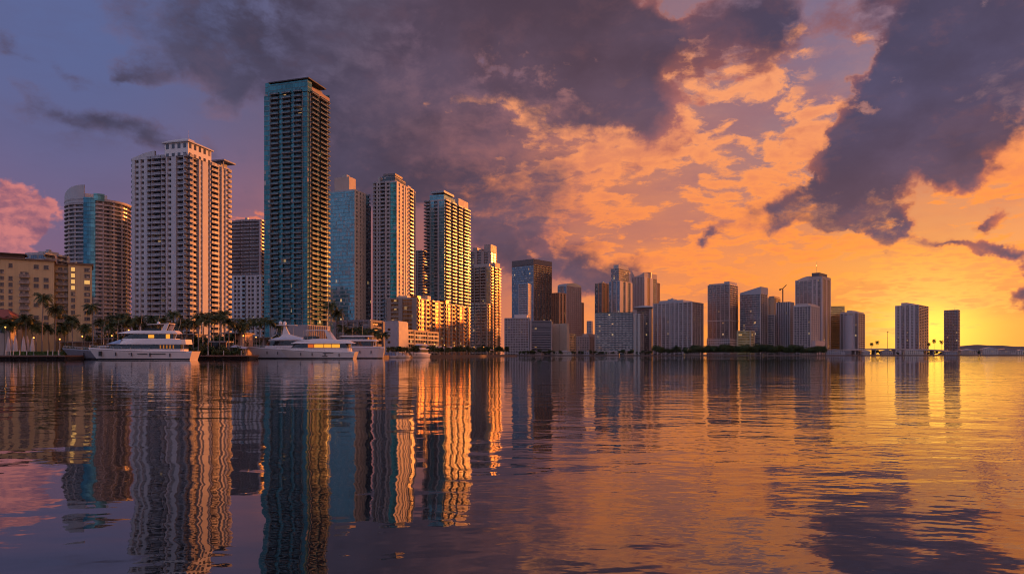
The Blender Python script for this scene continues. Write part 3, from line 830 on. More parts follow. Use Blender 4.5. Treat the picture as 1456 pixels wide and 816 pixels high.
    # --- small tower behind the hotel
    root, w, d, H, fs = highrise('office_building', 'glass topped building peeping over the yellow hotel roof', 'building', 38, 62, 82, 361, 470, 10, [(5, 'G'), (4, 'G')], [(4, 'B'), (1, 'P'), (4, 'B'), (1, 'P')], 3.2,
        core=window_wall((.10, .13, .17), 1.6, 3.2, metal=.5), slab=paint((.48, .42, .43)), glass=window_wall((.12, .17, .23), 1.6, 3.2, metal=.6), tier='floor_edge', wr=22)
    roof_plant(root, w, d, H, tall=3, sx=.6)

# ------------------------------------------------------------------ round tower
def round_tower():
    D = 545; X, Y = at(140, D); Rr = 23.0; fl = 3.1
    az = math.atan2(X, Y)
    root = thing('round_tower', 'round white balcony tower with a blue glass strip behind the yellow hotel', 'apartment tower', (X, Y, 0), -az)
    N = 72
    def arc(r, a0, a1, n):
        return [(r * math.sin(a0 + (a1 - a0) * i / n), -r * math.cos(a0 + (a1 - a0) * i / n)) for i in range(n + 1)]
    circ = arc(Rr - 1.8, 0, 2 * math.pi, N)[:-1]
    H = hgt(284, 522)
    core = window_wall((.08, .09, .11), 1.9, fl, metal=.4, curtain=.3, curt=(.32, .26, .25), lit=.004, sp=.04)
    mb = MB(); mb.wall(circ, 0, H, 0, True, 0, True); mb.face([(x, y, H) for x, y in circ], None, 1)
    mb.build('window_wall', [core, paint(GREY)], root)
    mb = MB()
    ro = arc(Rr, 0, 2 * math.pi, N)[:-1]
    mb.prism(ro, -.28, 0, 0)
    mb.wall(arc(Rr - .1, R(-7), R(335), 68), 0, 1.05, 1, False, 0, True)
    me = mb.mesh('balcony_tier', [paint((.47, .43, .43)), rail_glass((.34, .31, .33), .35, .14, .8)])
    NF = int(H / fl)
    for k in range(1, NF + 1):
        link('balcony_tier', me, root, (0, 0, k * H / NF))
    for a in (-62, -44, 8, 28, 46, 64, 95, 130, 170, 210, 250):
        mb = MB(); x, y = (Rr - .9) * math.sin(R(a)), -(Rr - .9) * math.cos(R(a))
        mb.box(x - .35, x + .35, y - .35, y + .35, 0, H)
        mb.build('wall_pier', paint((.58, .53, .54)), root)
    blue = window_wall((.06, .22, .30), 2.4, fl, metal=.7, curtain=0, lit=0, frame=(.06, .16, .22), spcol=(.05, .14, .2), sp=.1, tilt=.03)
    mb = MB(); mb.wall(arc(Rr + .3, R(-25), R(-5), 6), 46, H + 2, 0, False, 0, True); mb.build('blue_glazing', blue, root)
    mb = MB(); a5 = arc(Rr + .4, R(-8), R(10), 5); mb.prism(a5 + arc(Rr - 6, R(10), R(-8), 5), H, H + 5.4); mb.build('blue_cap', blue, root)
    # curved screen wall rising towards the middle
    mb = MB(); pl = arc(Rr - .2, R(-95), R(-24), 20)
    for i in range(20):
        za, zb = H + 3 + 8.5 * math.sin(i / 20 * math.pi / 2), H + 3 + 8.5 * math.sin((i + 1) / 20 * math.pi / 2)
        a, b = pl[i], pl[i + 1]
        mb.face([(a[0], a[1], H - 2), (b[0], b[1], H - 2), (b[0], b[1], zb), (a[0], a[1], za)], None, 0, True)
        ai, bi = (a[0] * .97, a[1] * .97), (b[0] * .97, b[1] * .97)
        mb.face([(bi[0], bi[1], H - 2), (ai[0], ai[1], H - 2), (ai[0], ai[1], za), (bi[0], bi[1], zb)], None, 0, True)
        mb.face([(a[0], a[1], za), (b[0], b[1], zb), (bi[0], bi[1], zb), (ai[0], ai[1], za)])
    mb.build('curved_screen_wall', paint((.42, .43, .47), .45), root)
    mb = MB(); mb.prism(arc(Rr + .5, R(10), R(100), 20) + arc(Rr - 5, R(100), R(10), 20), H + .1, H + 1.6); mb.build('roof_rim', paint((.42, .36, .35)), root)
    block(root, 'plant_room', -9, 6, -6, 8, H, H + 8, [paint((.50, .50, .54))])

# ------------------------------------------------------------------ yellow hotel
def hotel():
    D = 300; X, Y = at(131, D)
    az = math.atan2(X, Y)
    root = thing('hotel', 'yellow stucco hotel with flat roof and rows of small windows', 'hotel', (X, Y, 0), -az)
    ochre = paint((.60, .45, .25), .8, .12, .15, .22); ochre2 = paint((.54, .40, .23), .8, .12, .15, .25)
    dark = paint((.10, .07, .055), .7)
    H = hgt(378, D)
    # local x runs along the front, -y faces the water
    pxm = D / F / math.cos(az) * 1.0
    def xs(px): return (px - 131) * D / F / (math.cos(az) ** 1) * .86
    secs = [(-60, 28, 0.0, H + .2, ochre), (28, 87, -3.2, H + .5, ochre), (87, 103, 1.6, H - .4, ochre2), (103, 131, -1.6, H, ochre)]
    for a, b, dy, h, mt in secs:
        block(root, 'wing', xs(a), xs(b) - .02, dy, 18 + dy * .1, 0, h, [mt])
        mb = MB(); mb.box(xs(a) - .5, xs(b) + .5, dy - .8, 18.8, h + .02, h + .55); mb.build('cornice', paint((.22, .14, .10), .7), root)
    glassm = window_wall((.025, .035, .055), 0.8, 1.5, metal=.25, curtain=.12, lit=.0, fw=.07, sp=.03, frame=(.22, .18, .15))
    frame = paint((.44, .34, .24), .6)
    litm = lamp_mat((1.0, .52, .16), .75)
    def window(px, py, w, h, dy, lit=False):
        x, z = xs(px), hgt(py, D)
        mb = MB(); mb.box(x - w/2, x + w/2, dy - .06, dy - .02, z - h/2, z + h/2)
        o = mb.build('window', litm if lit else glassm, root)
        mb = MB()
        mb.box(x - w/2 - .14, x + w/2 + .14, dy - .22, dy - .005, z - h/2 - .2, z - h/2)
        mb.box(x - w/2 - .14, x - w/2, dy - .14, dy - .006, z - h/2, z + h/2); mb.box(x + w/2, x + w/2 + .14, dy - .14, dy - .006, z - h/2, z + h/2)
        mb.box(x - w/2 - .14, x + w/2 + .14, dy - .16, dy - .005, z + h/2, z + h/2 + .15)
        mb.build('window_frame', frame, o)
    for r in range(10):
        py = 385 + r * 8.6
        for px, dy in ((-8, 0), (8, 0), (18.5, 0)):
            window(px, py, 1.5, 1.6, dy)
        if r != 1: window(39, py, 1.3, 1.7, -3.2)
        if r not in (0,): window(29.8, py, 1.2, 1.5, -3.2)
        if r in (0, 2, 3, 6, 8, 9):
            window(67, py, 1.7, 1.7, -3.2); window(78, py, 1.7, 1.7, -3.2)
        window(108.5, py, 1.4, 1.7, -1.6, r in (0, 1, 2, 3))
        window(125, py, 2.0, 1.6, -1.6, r in (2,))
    slab = paint((.50, .44, .38)); rl = rail_glass((.30, .26, .24), .1, .4, .7)
    for r in range(10):
        z = hgt(390 + r * 8.6, D)
        mb = MB(); mb.box(xs(88), xs(102.5), .2, 1.55, z, z + .2); mb.box(xs(88) + .1, xs(102.5) - .1, .24, .30, z + .2, z + 1.2, 1)
        mb.build('balcony', [slab, rl], root)
        block(root, 'balcony_door', xs(91), xs(96), 1.50, 1.58, z + .2, z + 2.3, [glassm]); block(root, 'balcony_door', xs(98), xs(101.5), 1.50, 1.58, z + .2, z + 2.3, [glassm])
    for r in range(9):
        z = hgt(400 + r * 8.6, D)
        mb = MB(); mb.box(xs(48), xs(60), -4.5, -3.22, z, z + .2); mb.box(xs(48) + .1, xs(60) - .1, -4.45, -4.39, z + .2, z + 1.2, 1)
        mb.build('balcony', [slab, rl], root)
        block(root, 'balcony_door', xs(49.5), xs(58.5), -3.3, -3.22, z + .2, z + 2.3, [glassm])
    block(root, 'roof_pergola', xs(22), xs(52), 2, 9, H + .8, hgt(368, D), [dark])
    mb = MB(); mb.box(xs(20), xs(55), 1, 10, hgt(368, D), hgt(366.6, D)); mb.build('pergola_roof', dark, root)
    block(root, 'chimney', xs(111), xs(113), 4, 6, H, H + 1.8, [ochre])

near_towers(); round_tower(); hotel()

# ------------------------------------------------------------------ downtown across the water
def far_towers():
    A = dict(far=True, inset=.8, proj=1.1, fl=3.4)
    vb = lambda n: sum([[(1, 'P'), (2.4, 'W')] for _ in range(n)], []) + [(1, 'P')]
    bb = lambda n: sum([[(.6, 'P'), (5, 'B')] for _ in range(n)], []) + [(.6, 'P')]
    gg = lambda n: [(1, 'G')] * n
    wb = lambda n: sum([[(3.2, 'W'), (3.2, 'R')] for _ in range(n)], [])
    dark = window_wall((.08, .09, .11), 2.0, 3.4, metal=.4, curtain=.25, lit=.006, sp=.08)
    bluec = window_wall((.13, .20, .28), 2.2, 3.6, metal=.6, curtain=.22, curt=(.34, .38, .40), lit=.01, frame=(.14, .15, .17), spcol=(.10, .12, .15), sp=.16, tilt=.04)
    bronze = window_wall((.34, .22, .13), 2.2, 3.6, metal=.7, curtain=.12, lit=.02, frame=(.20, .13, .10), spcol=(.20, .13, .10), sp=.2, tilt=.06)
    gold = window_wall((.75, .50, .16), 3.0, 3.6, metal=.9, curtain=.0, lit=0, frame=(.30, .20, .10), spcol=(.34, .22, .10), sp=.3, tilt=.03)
    slate = window_wall((.15, .14, .16), 2.2, 3.5, metal=.45, curtain=.3, curt=(.32, .30, .30), lit=.012, frame=(.38, .31, .29), spcol=(.36, .29, .28), sp=.2)
    T = {}
    def hi(key, *a, **k):
        kk = dict(A); kk.update(k)
        T[key] = highrise(*a, **kk)
        return T[key]
    pk = paint((.58, .46, .42), .6); pb = paint((.38, .24, .18), .6); pg = paint((.50, .44, .41), .6); pw = paint((.66, .58, .56), .55); pm = paint((.48, .37, .34), .6)  # far paints warmed and lightened in place of haze
    pdk = paint((.16, .13, .13), .6); pbl = paint((.42, .40, .42), .6)
    rl = rail_glass((.44, .36, .34), .3, .25, .85)
    # A: the glass slab and its neighbours
    r, w, d, H, fs = hi('slab', 'glass_tower', 'dark glass tower with a flat black crown band and bronze side', 'office tower', 728, 758.5, 784.5, 368, 1060, 40, gg(5), bb(6), core=bluec, slab=pdk, rail=rail_glass((.4, .28, .2), .6, .12), pier=pb, glass=bluec, H=hgt(377, 1060))
    block(r, 'crown_band', -w/2 - .2, w/2 + .2, -d/2 - .2, d/2 + .2, H + 1.3, hgt(368, 1060), [pdk])
    r, w, d, H, fs = hi('slim', 'office_tower', 'slim pale tower standing just in front of the dark glass tower', 'office tower', 737.5, 750.5, 753, 404, 1020, 20, wb(3), vb(2), core=slate, slab=pbl, pier=pbl, wr=14)  # added tower: stands in for a pale reflection on the glass facade
    r, w, d, H, fs = hi('low', 'office_building', 'long low pale office building under the slim pale tower', 'office building', 717.5, 752, 754, 453, 990, 8, vb(9), vb(3), core=slate, slab=pbl, pier=pbl, span=pbl, wr=22)
    block(r, 'plant_room', -w/2 + 14, w/2 - 4, -d/2 + 2, d/2 - 2, H, H + 6, [pw])
    r, w, d, H, fs = hi('striped', 'car_park', 'dark horizontally louvred block with a pale left corner', 'car park', 753.5, 784, 786, 457, 985, 6, [(1.2, 'P'), (14, 'R'), (.4, 'P')], [(1, 'P'), (6, 'R'), (1, 'P')], core=window_wall((.03, .03, .04), 3, 3.4, metal=.1, curtain=0), slab=paint((.42, .38, .40)), rail=paint((.20, .18, .20)), pier=paint((.45, .38, .36)), wr=22)
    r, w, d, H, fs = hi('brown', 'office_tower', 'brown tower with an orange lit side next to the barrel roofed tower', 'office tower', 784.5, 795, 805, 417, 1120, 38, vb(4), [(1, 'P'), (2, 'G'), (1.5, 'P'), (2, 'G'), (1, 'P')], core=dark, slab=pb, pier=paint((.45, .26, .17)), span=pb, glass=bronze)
    r, w, d, H, fs = hi('barrel', 'office_tower', 'tower with a curved barrel roof and fluted bronze walls', 'office tower', 793, 805.5, 826.5, 407, 1180, 42, [(2, 'G'), (3, 'W'), (2, 'G')], vb(7), core=slate, slab=pm, pier=paint((.52, .38, .34)), glass=bluec, span=pm)
    mb = MB(); prof = []
    for i in range(11):
        t = i / 10; prof.append((-d/2 + d * t, H + .5 + 6.5 * math.sin(math.pi * (.12 + .76 * t))))
    rr = [[(x, y, z) for y, z in prof] + [(x, d/2, H), (x, -d/2, H)] for x in (-w/2, w/2)]
    mb.rings(rr, 0, True, True, False); mb.build('barrel_roof', metal((.35, .38, .42), .35, .5), r)
    r, w, d, H, fs = hi('thin', 'office_tower', 'thin orange edged tower tucked beyond the barrel roofed tower', 'office tower', 824, 827, 830, 431, 1250, 40, [(1, 'P')], vb(2), core=bronze, slab=pb, pier=pb)
    r, w, d, H, fs = hi('beige', 'office_building', 'windowless beige block at the foot of the brown tower', 'building', 784.5, 806, 809, 461, 1000, 36, [(5, 'P'), (.3, 'G'), (5, 'P')], [(6, 'P')], core=dark, slab=paint((.52, .40, .30)), pier=paint((.54, .41, .31)))
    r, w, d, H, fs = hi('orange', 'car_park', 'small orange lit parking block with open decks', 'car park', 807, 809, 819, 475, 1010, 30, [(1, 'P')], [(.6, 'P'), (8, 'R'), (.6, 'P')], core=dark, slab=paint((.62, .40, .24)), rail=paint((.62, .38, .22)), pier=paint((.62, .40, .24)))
    r, w, d, H, fs = hi('pencil', 'office_tower', 'lone pencil thin pale tower in the orange gap', 'office tower', 834.5, 841, 843, 457, 1400, 30, vb(3), vb(2), core=slate, slab=pk, pier=pk)
    r, w, d, H, fs = hi('lowpale', 'office_building', 'low pinkish building spread under the pencil thin tower', 'building', 817, 838, 852, 479, 1060, 30, vb(6), vb(6), core=slate, slab=pk, pier=pk)
    block(r, 'roof_wing', 0, w/2 - 2, -d/2 + 1, d/2 - 1, H, H + 5, [pk])
    # B: the cluster around the stepped crown
    r, w, d, H, fs = hi('tealbrown', 'apartment_tower', 'narrow tower half teal half orange brown beside the stepped crown tower', 'apartment tower', 846, 856, 867, 403, 1130, 36, [(3, 'G'), (.6, 'P'), (3, 'R')], [(1, 'P'), (3, 'B'), (1.2, 'P'), (3, 'B'), (1, 'P')], core=bluec, slab=pm, pier=paint((.50, .27, .17)), glass=bluec, rail=rl)
    roof_plant(r, w, d, H, tall=3)
    r, w, d, H, fs = hi('crown', 'apartment_tower', 'tall tower with a stepped crown and pale vertical piers', 'apartment tower', 866, 881, 899, 400, 1090, 36, [(2, 'G'), (1, 'P'), (3, 'R'), (1, 'P'), (2, 'G')], [(2.4, 'P'), (2, 'R'), (1.6, 'P'), (2.4, 'R'), (1.6, 'P')], core=bluec, slab=pg, pier=paint((.48, .38, .35)), glass=bluec, rail=rl)
    block(r, 'crown_tier', -w/2 + 2, w/2 - 3, -d/2 + 3, d/2 - 1, H + .1, hgt(381, 1090), [slate])
    block(r, 'crown_tier', -w/2 + 5, w/2 - 5, -d/2 + 6, d/2 - 4, hgt(381, 1090), hgt(375.5, 1090), [pg])
    block(r, 'crown_pier', w/2 - 6, w/2 - 2.8, d/2 - 7, d/2 - .8, H + .2, hgt(384, 1090), [pk])
    r, w, d, H, fs = hi('curved', 'office_tower', 'ribbed tower whose roof dips in a curve between two peaks', 'office tower', 898, 916, 934, 388, 1160, 37, vb(8), [(2, 'P'), (2, 'G'), (2, 'P'), (3, 'R')], core=slate, slab=pm, pier=paint((.54, .43, .41)), span=pm, H=hgt(394, 1160), glass=bronze)
    mb = MB(); prof = [(-w/2, hgt(383, 1160))] + [(-w/2 + w * t, hgt(393 - 6 * t * t, 1160)) for t in (.25, .5, .75, 1.0)]
    rr = [[(x, y, z) for x, z in prof] + [(w/2, y, H), (-w/2, y, H)] for y in (-d/2 - .1, d/2 + .1)]
    rr = [r2[::-1] for r2 in rr]
    mb.rings(rr, 0, True, True, False); mb.build('curved_crown', pm, r)
    mb = MB(); mb.rings([[(w/2 - 5 + 5.5 * math.cos(t), 0 + 9 * math.sin(t), z) for t in [2 * math.pi * i / 16 for i in range(16)]] for z in (H - 8, hgt(385.5, 1160))], 0); mb.build('round_corner', window_wall((.3, .22, .2), 2, 3.5, metal=.5), r)
    r, w, d, H, fs = hi('annex', 'office_tower', 'plain brown tower edge showing past the curved roof tower', 'office tower', 930, 934.5, 938, 403, 1230, 37, vb(2), vb(2), core=bronze, slab=pb, pier=pb)
    r, w, d, H, fs = hi('grid', 'apartment_block', 'broad mid-rise with an irregular grid of dark windows and a green roof edge', 'apartment block', 846, 901, 903, 446, 1010, 12, wb(11), vb(2), core=window_wall((.10, .13, .14), 2.4, 3.3, metal=.5, curtain=.35, curt=(.34, .36, .33), lit=.02, sp=.12), slab=pg, rail=rl, pier=pg, span=pg, wr=24, fl=3.3)
    block(r, 'roof_edge', -w/2 - .3, w/2 + .3, -d/2 - .3, d/2 + .3, H + 1.3, H + 2.4, [paint((.06, .12, .12))])
    r, w, d, H, fs = hi('pale', 'apartment_block', 'pale narrow slab wedged between the two mid-rise blocks', 'apartment block', 902, 910, 915, 447, 1000, 36, [(3, 'P'), (2, 'R'), (3, 'P')], bb(2), core=dark, slab=pw, pier=paint((.50, .46, .42)), rail=rl)
    r, w, d, H, fs = hi('disc', 'office_building', 'block with a flat disc roof between the mid-rise blocks', 'building', 900, 926, 934, 440, 1060, 30, [(2, 'P'), (6, 'R'), (1, 'P')], bb(2), core=dark, slab=pm, pier=pm, rail=rl)
    mb = MB(); mb.rings([[(rx * w * .62 * math.cos(t), rx * d * .8 * math.sin(t), z) for t in [2 * math.pi * i / 28 for i in range(28)]] for rx, z in ((.8, H + 1.4), (1, H + 3), (1, H + 4.2), (.6, H + 6.2))], 0); mb.build('disc_roof', metal((.42, .44, .48), .4, .3), r)
    r, w, d, H, fs = hi('broad', 'apartment_block', 'broad mauve mid-rise with white framed window grid and rooftop plant', 'apartment block', 928.5, 984, 1000, 428, 1000, 38, sum([[(1, 'P'), (2.2, 'W'), (2.6, 'R')] for _ in range(9)], []) + [(1, 'P')], bb(4), core=slate, slab=paint((.60, .52, .50)), pier=paint((.60, .52, .51)), span=paint((.50, .42, .42)), rail=rl, fl=3.3, H=hgt(430, 1000))
    block(r, 'roof_terrace', -w/2 + 8, w/2 - 16, -d/2 + 4, d/2 - 4, H, H + 5, [pbl]); roof_plant(r, w, d, H + 5, tall=3, sx=.15, sy=.3, ox=-w * .15)
    # C: the row above the trees
    r, w, d, H, fs = hi('ca', 'apartment_tower', 'tall mauve tower with a sloping plant screen, first tower after the broad mid-rise', 'apartment tower', 1006.5, 1037, 1049, 405, 1050, 38, bb(5), bb(3), core=slate, slab=paint((.60, .49, .46)), pier=paint((.58, .47, .44)), rail=rl, H=hgt(405, 1050))
    block(r, 'roof_screen', -w/2 + 1, w/2 - 6, -d/2 + 1, d/2 - 3, H, H + 3, [pm]); block(r, 'plant_room', w/2 - 9, w/2 - .4, -d/2 + 2, d/2 - 2, H, H + 5.5, [pbl])
    block(r, 'sky_terrace', -w/2 - 1.3, w/2 + 1.3, -d/2 - 1.3, d/2 + 1.3, hgt(456, 1050), hgt(455, 1050), [pw])
    block(r, 'base', -w/2 - 1.4, w/2 + 1.4, -d/2 - 1.4, d/2 + 1.4, 0, hgt(481, 1050), [window_wall((.2, .18, .2), 3, 4, curtain=.3, sp=.3, spcol=PALE, frame=PALE, fw=1)])
    r, w, d, H, fs = hi('cb', 'apartment_tower', 'tower with a wedge shaped sloping roof and pale corner', 'apartment tower', 1052.5, 1081, 1091, 418, 1040, 40, sum([[(2.4, 'G'), (2.2, 'R')] for _ in range(4)], []) + [(1, 'G')], bb(3), core=window_wall((.12, .15, .17), 2, 3.4, metal=.5, curtain=.25, lit=.02, sp=.14, spcol=(.24, .24, .26)), slab=paint((.42, .40, .42)), pier=pw, glass=slate, rail=rl)
    mb = MB(); za, zb = hgt(415, 1040), hgt(407.5, 1040)
    mb.rings([[(-w/2 - .2, y, H), (w/2 + 1, y, H), (w/2 + 1, y, zb), (-w/2 - .2, y, za)] for y in (d/2 + .2, -d/2 - .2)], 0, True, True, False); mb.build('wedge_roof', paint((.46, .43, .46)), r)
    r, w, d, H, fs = hi('cc', 'office_tower', 'brown blank walled tower behind, beside the wedge roofed one', 'office tower', 1088, 1101, 1110, 424, 1200, 38, [(5, 'P'), (2, 'W'), (5, 'P')], [(1, 'P'), (3, 'B'), (1, 'P')], core=bronze, slab=paint((.44, .28, .18)), pier=paint((.46, .30, .19)), span=paint((.44, .28, .18)), rail=rl)
    block(r, 'plant_room', -2, w/2 - 1, -d/2 + 2, d/2 - 2, H, H + 4, [pb])
    r, w, d, H, fs = hi('cd', 'apartment_block', 'dark narrow block at the foot of the brown blank walled tower', 'apartment block', 1091, 1101, 1104, 448, 1050, 38, wb(2), bb(1), core=dark, slab=pm, pier=pm, rail=rl, wr=10)
    r, w, d, H, fs = hi('ce', 'apartment_tower', 'tower striped with pale vertical piers under the crane', 'apartment tower', 1103.5, 1123, 1129, 430, 1060, 40, sum([[(1.4, 'P'), (1.6, 'W')] for _ in range(6)], []) + [(1, 'P')], vb(4), core=dark, slab=pk, pier=paint((.50, .46, .48)), span=pdk)
    r, w, d, H, fs = hi('cf', 'apartment_tower', 'tower with a pink lit side and white roof rim', 'apartment tower', 1128.5, 1152.5, 1165, 436, 1010, 41, [(.8, 'P')] + sum([[(1.6, 'W'), (1.2, 'R'), (.6, 'P')] for _ in range(6)], []), sum([[(1.2, 'P'), (1.8, 'W')] for _ in range(4)], []) + [(1.2, 'P')], core=dark, slab=paint((.52, .46, .46)), pier=paint((.54, .46, .45)), span=paint((.52, .43, .42)), rail=rl)
    mb = MB(); mb.box(-w/2 - .5, w/2 + .5, -d/2 - .5, d/2 + .5, H + 1.2, H + 2.6); mb.build('roof_rim', pw, r); block(r, 'plant_room', -w/2 + 2, w/2 - 4, -d/2 + 2, d/2 - 2, H + 2.6, H + 5, [pk])
    block(r, 'podium', w/2 + .6, w/2 + 6, -d/2 + 3, d/2 + 8, 0, 22, [paint((.55, .42, .40))])
    r, w, d, H, fs = hi('cg', 'apartment_tower', 'tallest tower of the far row with a curved shoulder and rooftop antenna', 'apartment tower', 1131, 1169, 1181, 399, 1130, 42, [(4, 'R'), (.3, 'P'), (4, 'R'), (.3, 'P'), (4, 'R'), (.3, 'P'), (4, 'R'), (1.5, 'P'), (3, 'W'), (1.5, 'P'), (3, 'B'), (1.5, 'P')], [(1, 'P'), (3, 'B'), (1.5, 'P'), (3, 'B'), (1, 'P')], core=slate, slab=paint((.56, .43, .40)), pier=paint((.60, .48, .46)), rail=rl, span=pk, H=hgt(397, 1130))
    mb = MB(); prof = [(-w/2 + w * .55 * t, H - .2 + 7.0 * math.sin(t * math.pi / 2)) for t in (0, .2, .4, .6, .8, 1.0)]
    rr = [([(x, y, z) for x, z in prof] + [(-w/2 + w * .55, y, H - 1), (-w/2, y, H - 1)])[::-1] for y in (-d/2 - .2, d/2 + .2)]
    mb.rings(rr, 0, True, True, False); mb.build('curved_shoulder', pk, r)
    block(r, 'crown_tier', -w/2 + w * .52, w/2 + .3, -d/2 - .3, d/2 + .3, H, hgt(392.5, 1130), [pm]); block(r, 'crown_tier', -w/2 + w * .6, w/2 - 5, -d/2 + 2, d/2 - 2, hgt(392.5, 1130), hgt(387, 1130), [pdk])
    mast(r, w * .14, 0, hgt(388, 1130), 22, .3)
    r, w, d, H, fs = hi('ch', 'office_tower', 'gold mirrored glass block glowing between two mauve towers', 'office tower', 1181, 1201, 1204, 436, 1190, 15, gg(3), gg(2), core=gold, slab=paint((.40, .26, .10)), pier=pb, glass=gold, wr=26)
    r, w, d, H, fs = hi('ci', 'apartment_tower', 'mauve tower with a rounded front beside the gold glass block', 'apartment tower', 1194.5, 1220, 1229.5, 446, 1120, 42, [(3, 'B'), (1, 'P'), (3, 'W'), (2, 'P'), (3, 'W'), (2, 'P'), (3, 'B')], bb(3), core=slate, slab=paint((.48, .40, .42)), pier=paint((.52, .46, .48)), span=pk, rail=rl)
    mb = MB(); mb.box(-w/2 + 1, w/2 - 1, -d/2 - .6, d/2 - 2, H + .2, H + 3.4); mb.build('roof_screen', pk, r); block(r, 'plant_room', -4, 4, -d/2 + 3, d/2 - 3, H + 3.4, H + 6, [pk])
    mb = MB(); mb.rings([[(w * .28 * math.cos(t), -d/2 + 5.5 * math.sin(t) * -1, z) for t in [2 * math.pi * i / 20 for i in range(20)]] for z in (0, H - 2)], 0, True, True, True); mb.build('round_bay', window_wall((.14, .13, .15), 2.6, 3.4, metal=.4, frame=(.46, .40, .42), fw=.8, sp=.3, spcol=(.46, .38, .40)), r)
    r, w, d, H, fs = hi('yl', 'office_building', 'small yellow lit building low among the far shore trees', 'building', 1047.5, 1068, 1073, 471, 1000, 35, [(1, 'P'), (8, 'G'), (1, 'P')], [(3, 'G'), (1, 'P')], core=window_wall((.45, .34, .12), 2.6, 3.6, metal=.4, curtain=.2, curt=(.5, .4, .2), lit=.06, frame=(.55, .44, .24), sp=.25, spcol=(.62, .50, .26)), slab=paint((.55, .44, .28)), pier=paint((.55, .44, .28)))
    # D: the two lone towers in the sunset
    r, w, d, H, fs = hi('da', 'apartment_tower', 'broad lone tower against the sunset with a stepped roof', 'apartment tower', 1273, 1306, 1320, 434, 1500, 45, [(2, 'P'), (2, 'W'), (2, 'P'), (3, 'R'), (1.5, 'P'), (3, 'R'), (2, 'P'), (2, 'W'), (2, 'P'), (3, 'B')], bb(4), core=slate, slab=paint((.52, .42, .42)), pier=paint((.54, .44, .44)), span=pk, rail=rl)
    block(r, 'roof_tower', -w/2 + 12, -w/2 + 24, -d/2 - .4, d/2 - 4, H, hgt(429.5, 1500), [pk]); block(r, 'roof_tower', -w/2 + 24, -w/2 + 34, -d/2 + 2, d/2 - 4, H, hgt(431, 1500), [pk])
    r, w, d, H, fs = hi('db', 'apartment_tower', 'slim lone tower against the sunset, nearest the sun glow', 'apartment tower', 1342.5, 1362, 1366, 441, 1520, 42, bb(5), bb(2), core=slate, slab=paint((.46, .36, .36)), pier=paint((.48, .38, .38)), rail=rl, wr=22)
    mast(r, w * .2, 0, H, 7, .3)
    # tower crane over the striped tower
    D = 1300; x, y = at(1113, D)
    cr = thing('tower_crane', 'thin tower crane with raised jib above the striped far tower', 'crane', (x, y, 0))
    cm = metal((.30, .18, .10), .5)
    mb = MB(); mb.box(-.9, .9, -.9, .9, 0, hgt(411, D)); mb.build('crane_mast', cm, cr)
    zt = hgt(411, D)
    mb = MB(); mb.path([(-5, 0, zt), (0, 0, zt + 1), (7, 0, zt + 8)], .8, 4); mb.build('jib', cm, cr)
    mb = MB(); mb.box(-6.5, -3.5, -1, 1, zt - 2.6, zt + .4); mb.build('counterweight', cm, cr)

